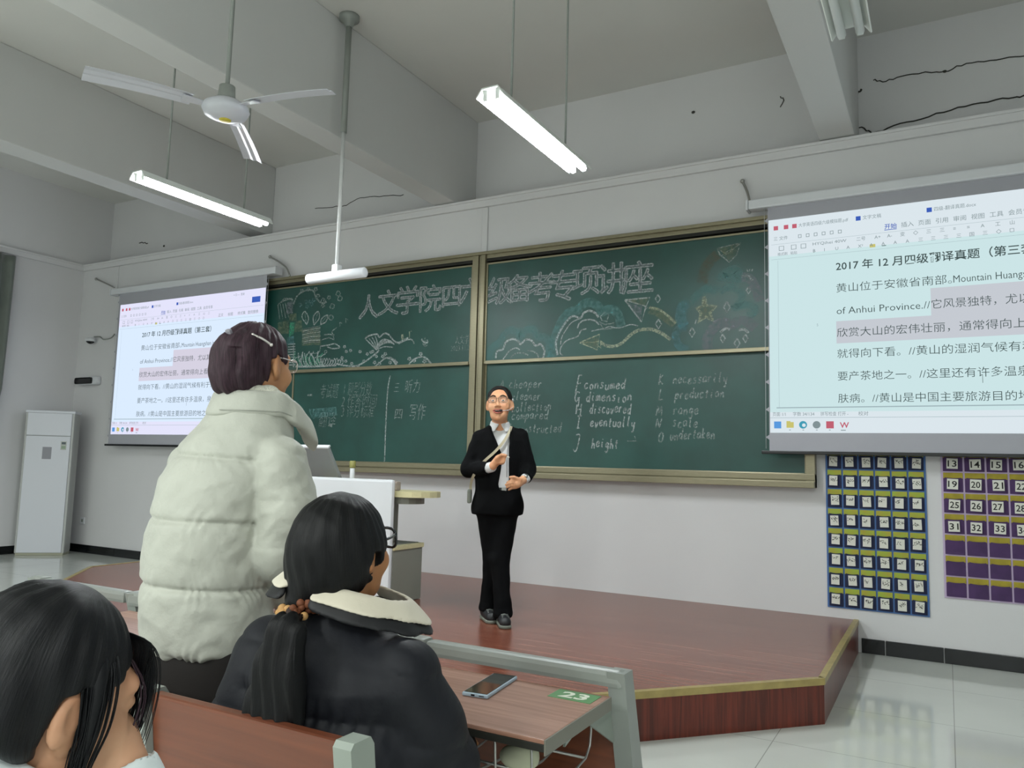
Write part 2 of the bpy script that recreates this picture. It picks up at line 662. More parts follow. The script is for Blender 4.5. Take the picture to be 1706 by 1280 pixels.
# cracks in the plaster above the rail
M['crack'] = mat('plaster_crack', '3a3a36', 0.9)
def crack(pts, w):
    m = MB()
    q = [at(x, y, YUP - .004) for x, y in pts]
    rnd = random.Random(len(pts))
    out = []
    for p in spline(q, 5):
        out.append(p + Vector((0, 0, rnd.uniform(-.008, .008))))
    m.tube(out, w, 4)
    return struct(m.build('trim_3', M['crack']))
crack([(1419, 158), (1418, 212), (1432, 212), (1450, 220), (1456, 222), (1500, 207), (1560, 190), (1620, 174), (1680, 163), (1706, 160)], .006)
crack([(1455, 133), (1476, 135), (1510, 125), (1560, 119), (1575, 119), (1610, 106), (1660, 100), (1706, 92)], .005)
crack([(1419, 158), (1426, 156), (1435, 150)], .009)
crack([(525, 348), (560, 344), (577, 342), (600, 330), (640, 327), (672, 325)], .004)
crack([(232, 405), (238, 404), (246, 406)], .007)
crack([(1300, 178), (1306, 166), (1300, 162)], .004)
m = MB()
for (x, y, r) in ((1155, 187, .018), (273, 410, .018), (1574, 119, .015)):
    p = at(x, y, YUP - .004)
    m.ball((p.x, p.y, p.z), (r, .006, r * .8))
struct(m.build('trim_4', M['crack']))

# stage
def stage():
    t = thing('teaching_platform', 'low red-brown wooden teaching platform with gold edging under the chalkboard', 'platform', (-4, -1.5, 0))
    o = Vector((-4, -1.5, 0))
    out = [(-.62, -.002), (-.61, -1.97), (-1.62, -3.06), (-6.2, -3.06), (-7.41, -1.79), (-7.41, -.002)]
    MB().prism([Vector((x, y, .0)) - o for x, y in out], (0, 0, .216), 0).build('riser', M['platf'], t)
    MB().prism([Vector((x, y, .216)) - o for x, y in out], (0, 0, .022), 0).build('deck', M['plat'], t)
    for i in range(5):
        a, b = Vector((*out[i], .0)) - o, Vector((*out[i + 1], .0)) - o
        d = (b - a).normalized()
        nrm = Vector((-d.y, d.x, 0))
        if nrm.dot((a + b) / 2) < 0:
            nrm = -nrm
        m = MB()
        q = [(nrm * -.028, .2385), (nrm * .004, .2385), (nrm * .004, .205), (nrm * .0005, .205), (nrm * .0005, .2382)]
        m.prism([a + u + Vector((0, 0, z)) for u, z in ((nrm * -.03, .238), (nrm * -.03, .2415), (nrm * .005, .2415), (nrm * .005, .206), (nrm * 0.0008, .206), (nrm * 0.0008, .238))], b - a)
        m.build('edging', M['gold'], t)
stage()

# ------------------------------------------------------------------ chalkboard
BO = Vector((-4.05, 0, 1.2))
board = thing('chalkboard', 'long double sliding green chalkboard in champagne frame, chalk title and drawings above, word lists below', 'chalkboard', BO)
def bbox(m, x0, x1, y0, y1, z0, z1, mi=0, bev=.004):
    m.box(x0 - BO.x, x1 - BO.x, y0, y1, z0 - BO.z, z1 - BO.z, mi, bev)
m = MB()
bbox(m, -7.2, -.9, -.075, -.002, 3.405, 3.465)
bbox(m, -7.2, -.9, -.11, -.002, 3.44, 3.47)
bbox(m, -7.2, -.9, -.105, -.002, 1.285, 1.335)
bbox(m, -7.2, -.9, -.15, -.002, 1.225, 1.275)
bbox(m, -7.2, -.9, -.09, -.002, 1.268, 1.29, 0, 0)
bbox(m, -7.2, -7.13, -.1, -.002, 1.225, 3.47)
bbox(m, -.97, -.9, -.1, -.002, 1.225, 3.47)
m.build('frame', M['bframe'], board)
m = MB()
bbox(m, -7.19, -.91, -.07, -.003, 3.375, 3.408, 0, 0)
bbox(m, -7.13, -.97, -.012, -.003, 1.3, 3.4, 0, 0)
m.build('back', M['bdark'], board)
m = MB()
bbox(m, -4.135, -4.065, -.1, -.004, 1.29, 3.44)
bbox(m, -4.06, -4.045, -.085, -.004, 1.29, 3.43)
bbox(m, -4.035, -3.985, -.1, -.004, 1.29, 3.44)
m.build('post', M['bframe'], board)
def panel(x0, x1, z0, z1, y, rail_b=True, rail_t=True, side=True):
    m = MB()
    bbox(m, x0, x1, y, y + .02, z0, z1, 0, 0)
    p = m.build('panel', M['board'], board)
    m = MB()
    if rail_b:
        bbox(m, x0, x1, y - .022, y + .02, z0 - .035, z0)
    if rail_t:
        bbox(m, x0, x1, y - .012, y + .02, z1, z1 + .018)
    if side:
        bbox(m, x0 - .02, x0, y - .012, y + .02, z0 - .03, z1 + .015)
        bbox(m, x1, x1 + .02, y - .012, y + .02, z0 - .03, z1 + .015)
    m.build('panel_frame', M['bframe'], p).matrix_parent_inverse = Matrix()
    return p
YU, YL = -.062, -.034
pUL = panel(-7.11, -4.16, 2.365, 3.34, YU)
pUR = panel(-3.965, -.985, 2.365, 3.34, YU)
pLL = panel(-6.56, -4.16, 1.34, 2.355, YL, True, False)
pLR = panel(-3.965, -.985, 1.34, 2.355, YL, True, False)
pLB = panel(-7.11, -6.6, 1.34, 2.355, YL + .02, False, False, False)

C_W = chalk('white_chalk', 'bcc4c4', .48)
C_W2 = chalk('faint_white_chalk', 'a9b6b4', .36)
C_T = chalk('teal_chalk_smudge', '6fa3a2', .24, 30)
C_B = chalk('blue_chalk_smudge', '6b9da4', .28, 30)
C_P = chalk('grey_chalk_smudge', '969aa4', .26, 30)
C_Y = chalk('yellow_chalk', 'b4bda6', .46)
C_Y2 = chalk('yellow_chalk_smudge', '8b9678', .22, 40)
C_G = chalk('green_chalk', '57b08c', .4)
C_O = chalk('orange_chalk_smudge', '80765e', .14, 40)
CH = [C_W, C_W2, C_T, C_B, C_P, C_Y, C_Y2, C_G, C_O]
class Sketch:
    def __init__(self, panel_, Y, name):
        self.m, self.p, self.Y, self.name, self.k = MB(), panel_, Y - .0012, name, 0
    def st(self, pts, w=.012, c=0, smooth=True, close=False):
        """a chalk stroke through photo points"""
        self.k += 1
        Y = self.Y - .00004 * (self.k % 30)
        q = [at(x, y, Y) - BO for x, y in pts]
        if close:
            q.append(q[0])
        if smooth and len(q) > 2:
            q = spline(q, 5)
        ribbon(self.m, q, w, (0, -1, 0), c)
        return self
    def dot(self, x, y, r, c=0):
        p = at(x, y, self.Y) - BO
        n = 9
        self.k += 1
        dy = -.00004 * (self.k % 30)
        self.m.raw([p + Vector((math.cos(2 * PI * i / n) * r, dy, math.sin(2 * PI * i / n) * r)) for i in range(n)], [list(range(n))], c)
    def blob(self, pts, c):
        self.k += 1
        Y = self.Y - .00004 * (self.k % 30)
        self.m.raw([at(x, y, Y) - BO for x, y in pts], [list(range(len(pts)))], c)
    def flower(self, x, y, r, c=1):
        for i in range(5):
            a = 2 * PI * i / 5 + .3
            self.dot(x + math.cos(a) * r, y + math.sin(a) * r, r * .0045, c)
    def leaf(self, x, y, dx, dy, c=1, w=.03):
        self.st([(x, y), (x + dx, y + dy)], w, c)
    def done(self, label=None):
        o = self.m.build(self.name, CH, self.p)
        if label:
            o['label'] = label

# bubble title across both upper panels
def bubble(sk, ch, cx, cy, hpx):
    co, ed = outline_strokes(ch)
    c0 = (co.min(0) + co.max(0)) / 2
    s_ = np.max(co.max(0) - co.min(0))
    p = at(cx, cy, sk.Y) - BO
    up = (at(cx, cy - hpx / 2, sk.Y) - at(cx, cy + hpx / 2, sk.Y)).z
    sc = up / s_ * 1.16
    q = [p + Vector(((a - c0[0]) * sc, 0, (b - c0[1]) * sc)) for a, b in co]
    for i, j in ed:
        ribbon(sk.m, [q[i], q[j]], .012, (0, -1, 0), 0)
    verts, fs = text_geo(ch, 0.0)
    sk.m.raw([p + Vector(((a - c0[0]) * sc, .0003, (b - c0[1]) * sc)) for a, b in verts], fs, 4)
sk = Sketch(pUL, YU, 'chalk_title')
for ch, x, y, h in (('人', 614, 511, 34), ('文', 647, 504, 36), ('学', 679, 500, 40), ('院', 717, 497, 38), ('四', 752, 494, 30), ('六', 784, 484, 36)):
    bubble(sk, ch, x, y, h)
sk.done('bubble chalk characters of the title')
sk = Sketch(pUR, YU, 'chalk_title')
for ch, x, y, h in (('级', 833, 484, 40), ('备', 866, 480, 40), ('考', 901, 478, 42), ('专', 938, 476, 44), ('项', 976, 468, 42), ('讲', 1020, 464, 44), ('座', 1062, 462, 46)):
    bubble(sk, ch, x, y, h)
sk.done('bubble chalk characters of the title')

# drawings, upper left panel
sk = Sketch(pUL, YU, 'chalk_drawing')
sk.st([(489, 507), (496, 492), (510, 484), (522, 485), (527, 497), (536, 506)], .02, 1)
for x, y in ((503, 485), (514, 482), (526, 482), (530, 493), (510, 503), (517, 503), (523, 500), (500, 508), (512, 511), (519, 507), (538, 509), (548, 496), (541, 503)):
    sk.flower(x, y, 2.4, 3 if y > 498 and x < 530 else 1)
for x, y in ((553, 510), (563, 489), (566, 497), (551, 529), (538, 501)):
    sk.st([(x - 3, y), (x, y - 4), (x + 4, y - 1), (x + 2, y + 4), (x - 3, y + 3)], .012, 1, True, True)
# books and building block at the left
sk.blob([(478, 505), (488, 500), (488, 522), (476, 524)], 4)
for k in range(4):
    sk.st([(463 + 3 * k, 508 - 2 * k), (474 + 4 * k, 497), (488, 500)], .01, 1, False)
    sk.st([(463 + 4 * k, 508 - k), (466 + 5 * k, 532 - k)], .01, 1, False)
sk.blob([(482, 524), (494, 522), (494, 535), (482, 535)], 6)
sk.blob([(463, 538), (481, 534), (481, 556), (463, 556)], 6)
sk.blob([(492, 535), (503, 534), (504, 552), (490, 554)], 6)
sk.blob([(483, 537), (491, 537), (489, 557), (481, 562)], 7)
sk.blob([(478, 562), (490, 560), (490, 575), (478, 574)], 3)
for k in range(9):
    sk.st([(480, 574 + 4.3 * k), (492, 573 + 4.4 * k)], .012, 0, False)
sk.st([(489, 575), (489, 612)], .01, 0, False)
sk.blob([(503, 550), (532, 543), (535, 575), (503, 576)], 6)
for k in range(9):
    sk.st([(504, 549 + 3 * k), (518, 546 + 3 * k), (534, 543 + 3.4 * k)], .01, 0 if k % 2 else 4, False)
for (a, b, c, d) in (((511, 541), (503, 528), (508, 519), (514, 530)), ((523, 542), (522, 528), (530, 519), (532, 530)), ((534, 541), (536, 531), (546, 525), (543, 536))):
    sk.st([a, b, c, d], .012, 0, True, True)
    sk.st([a, ((b[0] + d[0]) / 2, (b[1] + d[1]) / 2), c], .008, 1)
sk.st([(535, 567), (548, 563), (556, 566), (553, 558), (540, 558), (550, 557)], .012, 1)
sk.st([(535, 577), (548, 575), (558, 573), (566, 579), (555, 581), (545, 578)], .014, 0)
sk.st([(557, 559), (553, 553), (561, 546)], .012, 1)
for x, y in ((566, 544), (576, 538)):
    sk.st([(x, y), (x, y - 7), (x + 4, y - 5)], .012, 1, False)
sk.st([(534, 576), (532, 586), (523, 589), (522, 585)], .012, 1)
sk.st([(540, 586), (543, 584), (545, 587), (541, 588)], .01, 1, True, True)
# grass and creeper along the bottom edge
rg = random.Random(4)
for k in range(26):
    x = 494 + k * 1.7
    sk.st([(x + 3, 611), (x + rg.uniform(-5, 2), 600 + rg.uniform(-4, 3)), (x + rg.uniform(-8, 6), 588 + rg.uniform(-3, 8))], .012, 0 if k % 3 else 7)
sk.st([(492, 611), (520, 611), (560, 609)], .02, 0)
for k in range(9):
    x = 533 + k * 4.2
    sk.st([(x, 606), (x + 3, 599 + rg.uniform(-2, 2)), (x + 5, 604), (x + 1, 609)], .012, 0)
sk.st([(560, 606), (572, 609), (592, 610), (606, 604), (620, 594), (632, 584)], .018, 0)
for x, y in ((576, 602), (570, 596), (574, 578), (577, 586), (600, 586), (606, 602), (612, 590), (618, 587), (621, 586), (627, 594), (586, 606), (597, 612), (584, 584)):
    sk.flower(x, y, 1.8, 0)
sk.st([(622, 613), (634, 603), (643, 597), (654, 600), (662, 613)], .016, 0)
sk.st([(640, 596), (652, 596), (660, 605), (663, 613)], .012, 1)
for x, y in ((624, 604), (632, 606), (638, 594), (642, 590), (650, 604), (657, 601), (660, 604)):
    sk.flower(x, y, 2.0, 0)
sk.st([(679, 610), (687, 601), (699, 595), (710, 597), (720, 608)], .018, 0)
sk.st([(706, 596), (714, 603), (716, 609)], .01, 1)
for x, y in ((682, 598), (690, 601), (701, 590), (707, 602)):
    sk.flower(x, y, 2.2, 0)
# open book with wavy pages
sk.st([(608, 565), (614, 560), (628, 557), (632, 562), (640, 556), (648, 558), (656, 568), (664, 571), (672, 567), (680, 563)], .018, 0)
for k in range(4):
    sk.st([(610 + 5 * k, 566 - 2 * k), (618 + 3.5 * k, 574 - k), (627, 583)], .012, 0)
    sk.st([(628, 581 - 2 * k), (638, 573 - 2.4 * k), (650, 571 - k), (657, 574)], .012, 0)
sk.st([(627, 583), (640, 578), (655, 579)], .012, 0)
sk.st([(664, 573), (676, 567), (686, 566), (690, 573)], .014, 0)
sk.blob([(668, 558), (672, 557), (673, 565), (669, 566)], 5)
sk.st([(682, 564), (682, 553), (686, 552)], .012, 5, False)
sk.st([(702, 565), (706, 570), (712, 571), (712, 566)], .016, 0)
sk.st([(704, 572), (708, 577), (712, 575)], .012, 1)
sk.st([(708, 562), (708, 575)], .012, 1)
sk.done('chalk drawing of books, flowers and creepers')
sk = Sketch(pUL, YU, 'chalk_note')
for s_, x, y, wpx, h in (('人文学院', 758, 573, 31, .1), ('2023.11.25', 751, 585, 35, .075)):
    a, b = at(x, y, sk.Y) - BO, at(x + wpx, y - 2, sk.Y) - BO
    put_text(sk.m, s_, a, (1, 0, 0), (0, 0, 1), h, 1, -.008, width=b.x - a.x)
sk.done()

# drawings, upper right panel: clouds, paper planes, star
sk = Sketch(pUR, YU, 'chalk_drawing')
sk.st([(816, 600), (819, 580), (832, 571), (838, 560), (850, 550), (862, 553), (866, 562), (875, 551), (888, 549), (895, 560), (908, 563), (914, 572), (916, 597)], .075, 2)
sk.st([(826, 597), (828, 586), (838, 582), (843, 570), (855, 565), (865, 570), (867, 574), (876, 566), (886, 568), (892, 576), (901, 574), (907, 585), (904, 598)], .02, 0)
sk.st([(838, 599), (846, 588), (851, 583), (860, 580), (866, 583)], .012, 0)
sk.st([(850, 597), (858, 590), (869, 588), (880, 592)], .014, 1)
sk.st([(879, 584), (888, 586), (895, 590), (897, 596)], .014, 1)
sk.st([(920, 599), (922, 575), (927, 553), (936, 534), (946, 522), (956, 517), (962, 517), (970, 508), (984, 504), (996, 510), (1002, 520), (1012, 516), (1023, 517), (1031, 528), (1035, 544)], .085, 2)
sk.st([(929, 592), (926, 572), (931, 556), (942, 538), (954, 527), (967, 530), (972, 522), (982, 518), (992, 522), (997, 529)], .02, 0)
sk.st([(934, 574), (936, 562), (944, 548), (953, 537), (966, 531)], .01, 0)
sk.st([(962, 547), (966, 538), (976, 533), (990, 534), (998, 541)], .014, 0)
sk.st([(977, 548), (968, 551), (962, 561), (945, 567), (935, 578), (933, 588), (938, 592)], .012, 0)
sk.st([(985, 552), (998, 549), (1005, 548), (1016, 544), (1022, 546), (1035, 546), (1050, 541), (1063, 543)], .01, 0)
sk.st([(1000, 528), (1008, 520), (1014, 525), (1011, 536), (1003, 534)], .012, 1, False, True)
sk.st([(998, 536), (1008, 541), (1024, 538), (1020, 547), (1006, 549), (1000, 540)], .012, 1, False)
# yellow-white small plane with trail
sk.st([(966, 571), (999, 557), (995, 583)], .014, 5, False, True)
sk.st([(966, 571), (992, 570), (1000, 568), (1001, 580), (993, 573)], .01, 5, False)
sk.blob([(970, 571), (997, 559), (994, 580)], 6)
sk.st([(1000, 570), (1010, 576), (1024, 577), (1037, 571), (1052, 557), (1066, 550), (1085, 549), (1103, 556), (1117, 566)], .03, 5)
# big paper plane
sk.st([(1041, 500), (1083, 496), (1076, 511), (1069, 537)], .014, 0, False, True)
sk.st([(1041, 500), (1072, 509), (1079, 513), (1074, 516)], .012, 0, False)
sk.blob([(1044, 501), (1080, 497), (1074, 510)], 6)
sk.blob([(1046, 504), (1070, 511), (1068, 534)], 4)
sk.st([(1081, 516), (1095, 520), (1110, 530), (1124, 541)], .075, 6)
sk.st([(1081, 513), (1098, 516), (1112, 526), (1126, 539)], .02, 5)
for x, y, s_ in ((1096, 498, 7), (1097, 540, 8), (1153, 554, 8), (1247, 484, 6), (1204, 564, 7), (1228, 572, 8), (1242, 564, 7), (1211, 512, 9)):
    sk.st([(x, y - s_), (x + s_ * .6, y), (x, y + s_), (x - s_ * .6, y)], .012, 0, False, True)
sk.st([(1158, 540), (1160, 533)], .01, 0, False)
# star with haze
sk.st([(1173, 494), (1177, 509), (1193, 511), (1183, 521), (1188, 535), (1176, 528), (1164, 537), (1168, 521), (1160, 514), (1171, 510)], .03, 5, False, True)
sk.blob([(1173, 496), (1177, 510), (1190, 512), (1182, 521), (1186, 533), (1176, 527), (1166, 534), (1169, 521), (1162, 514), (1171, 510)], 6)
# blue and grey drifting clouds
sk.st([(1146, 584), (1133, 578), (1126, 566), (1127, 553), (1136, 545), (1145, 546)], .07, 3)
sk.st([(1140, 544), (1134, 530), (1137, 512), (1146, 504)], .1, 3)
sk.st([(1152, 506), (1160, 494), (1172, 484), (1184, 481), (1195, 487)], .075, 2)
sk.st([(1200, 486), (1212, 480), (1226, 482), (1236, 491), (1234, 502), (1222, 513), (1232, 510), (1247, 508), (1258, 513), (1256, 521), (1245, 526)], .06, 2)
sk.st([(1195, 459), (1212, 464), (1230, 464), (1226, 449), (1205, 457)], .08, 2)
sk.st([(1179, 582), (1178, 566), (1184, 553), (1194, 542), (1206, 538), (1218, 541), (1232, 536), (1246, 537), (1258, 547)], .09, 4)
sk.st([(1200, 554), (1208, 548), (1216, 549)], .022, 0)
sk.st([(1231, 550), (1240, 549), (1247, 555)], .022, 0)
sk.st([(1236, 462), (1248, 464), (1258, 478), (1266, 502)], .08, 4)
sk.st([(1234, 461), (1246, 460), (1254, 468)], .02, 1)
for k in range(3):
    sk.st([(1246 + 3 * k, 453), (1244 + 5 * k, 448)], .01, 1, False)
# far plane top right with orange trail
sk.st([(1170, 472), (1174, 450), (1186, 432), (1196, 424)], .09, 8)
sk.st([(1195, 414), (1234, 405), (1227, 425), (1215, 437), (1199, 424)], .012, 1, False, True)
sk.st([(1197, 415), (1210, 424), (1232, 407), (1212, 419), (1201, 427)], .01, 1, False)
sk.blob([(1197, 414), (1231, 406), (1225, 425), (1214, 434)], 6)
sk.done('chalk drawing of clouds, paper planes and a star')

# chalk handwriting on the lower panels (single stroke letters)
LET = {
 'a': [[(.8, .7), (.4, .8), (.1, .5), (.15, .1), (.5, .05), (.8, .4)], [(.82, .75), (.78, .2), (.95, .02)]],
 'b': [[(.15, 1.5), (.12, .02)], [(.12, .5), (.45, .8), (.8, .5), (.6, .05), (.12, .1)]],
 'c': [[(.8, .7), (.4, .8), (.1, .4), (.35, .02), (.85, .15)]],
 'd': [[(.8, .65), (.35, .75), (.1, .35), (.4, .02), (.78, .3)], [(.88, 1.5), (.8, .1), (.95, .02)]],
 'e': [[(.15, .4), (.8, .5), (.6, .8), (.2, .6), (.15, .2), (.5, 0), (.9, .2)]],
 'f': [[(.8, 1.4), (.5, 1.5), (.4, 1.0), (.3, -.3)], [(.1, .75), (.7, .8)]],
 'g': [[(.8, .7), (.4, .8), (.15, .45), (.4, .15), (.78, .45)], [(.85, .75), (.75, -.3), (.45, -.6), (.1, -.4)]],
 'h': [[(.2, 1.5), (.12, .02)], [(.14, .4), (.5, .75), (.75, .5), (.75, .02)]],
 'i': [[(.4, .75), (.35, .1), (.6, .02)], [(.45, 1.1), (.5, 1.15)]],
 'j': [[(.5, .75), (.4, -.3), (.1, -.5)]],
 'k': [[(.2, 1.5), (.12, .02)], [(.75, .8), (.2, .4), (.8, .02)]],
 'l': [[(.45, 1.5), (.35, .2), (.6, .02)]],
 'm': [[(.05, .75), (.05, .02)], [(.06, .5), (.3, .8), (.42, .5), (.42, .05)], [(.43, .5), (.7, .8), (.85, .5), (.9, .02)]],
 'n': [[(.12, .78), (.1, .02)], [(.11, .45), (.5, .8), (.75, .5), (.8, .02)]],
 'o': [[(.5, .8), (.15, .5), (.3, .05), (.7, .1), (.8, .5), (.5, .8)]],
 'p': [[(.2, .8), (.05, -.6)], [(.18, .5), (.5, .85), (.8, .5), (.5, .05), (.15, .2)]],
 'r': [[(.15, .78), (.15, .02)], [(.16, .45), (.45, .8), (.8, .72)]],
 's': [[(.8, .75), (.4, .8), (.3, .55), (.7, .3), (.5, .02), (.1, .1)]],
 't': [[(.5, 1.2), (.4, .2), (.65, .02)], [(.15, .8), (.8, .85)]],
 'u': [[(.12, .78), (.15, .15), (.5, .02), (.78, .4)], [(.8, .78), (.82, .02)]],
 'v': [[(.1, .8), (.4, .02), (.8, .85)]],
 'w': [[(.05, .8), (.25, .02), (.5, .6), (.7, .02), (.95, .8)]],
 'y': [[(.12, .78), (.25, .25), (.7, .4)], [(.85, .8), (.6, -.5), (.2, -.5)]],
 'z': [[(.1, .75), (.8, .75), (.1, .05), (.9, .05)]],
 'A': [[(.1, 0), (.5, 1.4), (.85, 0)], [(.2, .5), (.8, .5)]],
 'B': [[(.15, 1.4), (.15, 0)], [(.15, 1.4), (.7, 1.1), (.2, .75), (.85, .35), (.15, 0)]],
 'C': [[(.85, 1.2), (.3, 1.3), (.1, .6), (.4, 0), (.9, .2)]],
 'D': [[(.15, 1.4), (.15, 0), (.7, .2), (.85, .8), (.5, 1.35), (.1, 1.4)]],
 'E': [[(.8, 1.35), (.2, 1.35), (.15, 0), (.8, .05)], [(.2, .75), (.7, .75)]],
 'F': [[(.25, 1.6), (.05, -.5)], [(.2, 1.6), (.8, 1.6)], [(.15, .6), (.75, .7)]],
 'G': [[(.8, 1.1), (.3, 1.2), (.1, .5), (.4, .1), (.8, .5), (.5, .5)], [(.82, .6), (.85, -.5)]],
 'H': [[(.1, 1.2), (.15, .1)], [(.85, 1.3), (.9, -.2)], [(.12, .6), (.85, .65)]],
 'I': [[(.5, 1.4), (.45, 0)], [(.2, 1.4), (.85, 1.45)], [(.2, 0), (.8, .05)]],
 'J': [[(.2, 1.5), (.8, 1.5), (.7, .1), (.4, -.4), (.05, -.1)]],
 'K': [[(.25, 1.4), (.15, 0)], [(.8, 1.2), (.2, .6), (.9, .05)]],
 'L': [[(.3, 1.4), (.2, .1)], [(.05, 0), (.9, .05)]],
 'M': [[(.0, 0), (.2, 1.2), (.5, .3), (.8, 1.2), (1, .0)]],
 'N': [[(.05, 0), (.2, 1.1), (.7, .05), (.95, 1.2)]],
 'O': [[(.5, 1.2), (.15, .8), (.2, .1), (.7, .05), (.85, .8), (.5, 1.2)]],
}
def script(sk, word, x, y, wpx, xh=.095, drift=0.0, c=0, w=.011):
    a, b = at(x, y, sk.Y) - BO, at(x + wpx, y + drift, sk.Y) - BO
    adv = (b.x - a.x) / len(word)
    rw = random.Random(sum(map(ord, word)))
    for i, ch in enumerate(word):
        o = a + Vector((adv * i, 0, (b.z - a.z) * i / len(word) + rw.uniform(-.01, .01)))
        for s_ in LET.get(ch, []):
            pts = [o + Vector(((px * .82 + pz * .14) * adv, 0, pz * xh)) for px, pz in s_]
            sk.k += 1
            for p in pts:
                p.y -= .00004 * (sk.k % 30)
            ribbon(sk.m, spline(pts, 4), w, (0, -1, 0), c)
sk = Sketch(pLR, YL, 'chalk_writing')
for L_, wd, x, y, wp in (('A', 'cheaper', 848, 648, 56), ('B', 'cleaner', 852, 668, 50), ('C', 'collection', 853, 686, 66), ('D', 'compared', 852, 700, 62), ('E', 'constructed', 860, 722, 76)):
    script(sk, L_, x - 16, y, 9, .06, 0, 1)
    script(sk, wd, x, y, wp, .06, -2, 1)
sk.done('chalk words A to E')
sk = Sketch(pLR, YL, 'chalk_writing')
for L_, wd, lx, x, y, wp in (('F', 'consumed', 959, 973, 648, 70), ('G', 'dimension', 956, 976, 668, 78), ('H', 'discovered', 958, 982, 688, 70), ('I', 'eventually', 958, 983, 711, 76), ('J', 'height', 955, 985, 746, 46)):
    script(sk, L_, lx, y + 2, 12, .08, 0, 0, .012)
    script(sk, wd, x, y, wp, .062, 1, 0, .012)
sk.done('chalk words F to J')
sk = Sketch(pLR, YL, 'chalk_writing')
for L_, wd, lx, x, y, wp in (('K', 'necessarily', 1096, 1121, 639, 92), ('L', 'production', 1096, 1124, 664, 84), ('M', 'range', 1093, 1121, 692, 44), ('N', 'scale', 1092, 1120, 712, 44), ('O', 'undertaken', 1096, 1116, 733, 76)):
    script(sk, L_, lx, y + 2, 11, .07, 0, 1, .012)
    script(sk, wd, x, y, wp, .06, -1, 1, .012)
sk.st([(1045, 735), (1060, 735), (1057, 727)], .01, 1, False)
sk.done('chalk words K to O')
sk = Sketch(pLL, YL, 'chalk_writing')
def notes(rows, c):
    for s_, x, y, wp, h in rows:
        a, b = at(x, y, sk.Y) - BO, at(x + wp, y - 2, sk.Y) - BO
        put_text(sk.m, s_, a, (1, 0, 0), (0, 0, 1), 1, c, -.012, width=b.x - a.x, height=h, shear=.12)
notes((('一', 512, 660, 8, .02), ('考试题', 532, 664, 30, .16), ('1 题型分数', 572, 660, 46, .15), ('2 作答时间', 568, 679, 58, .14), ('3 评分标准', 568, 696, 54, .13), ('二', 508, 712, 7, .07), ('翻译', 530, 712, 28, .17)), 1)
sk.blob([(514, 682), (560, 678), (562, 692), (520, 698)], 2)
sk.done('faint chalk notes left of the line')
sk = Sketch(pLL, YL, 'chalk_line')
sk.st([(650, 626), (646, 650), (643, 700), (641, 760), (640, 771)], .014, 0)
sk.done()
sk = Sketch(pLL, YL, 'chalk_writing')
notes((('三', 656, 653, 8, .09), ('听力', 674, 655, 24, .14), ('四', 657, 698, 12, .1), ('写作', 681, 700, 26, .17)), 0)
sk.done('chalk notes right of the line')

# ------------------------------------------------------------------ projection screens
E_BG = emit('projected_page', 'cbe4e6', SCREEN_E * 1.2)
E_TOP = emit('projected_toolbar', 'd9e4ea', SCREEN_E * 1.22)
E_HI = emit('projected_highlight', 'cbd0d8', SCREEN_E * 1.12)
E_INK = emit('projected_ink', '4a5a5a', SCREEN_E)
E_GRY = emit('projected_grey', '8d9ea2', SCREEN_E)
E_RED = emit('projected_red', 'd06a7c', SCREEN_E)
E_BLU = emit('projected_blue', '4468c8', SCREEN_E)
E_LBL = emit('projected_light_blue', '62a6ee', SCREEN_E)
E_YEL = emit('projected_yellow', 'd9d27c', SCREEN_E)
E_LIN = emit('projected_line', 'abc0c6', SCREEN_E)
E_TEA = emit('projected_teal', '49a9c4', SCREEN_E)
EM = [E_BG, E_TOP, E_HI, E_INK, E_GRY, E_RED, E_BLU, E_LBL, E_YEL, E_LIN, E_TEA]
IW, IH = 2.74, 1.745
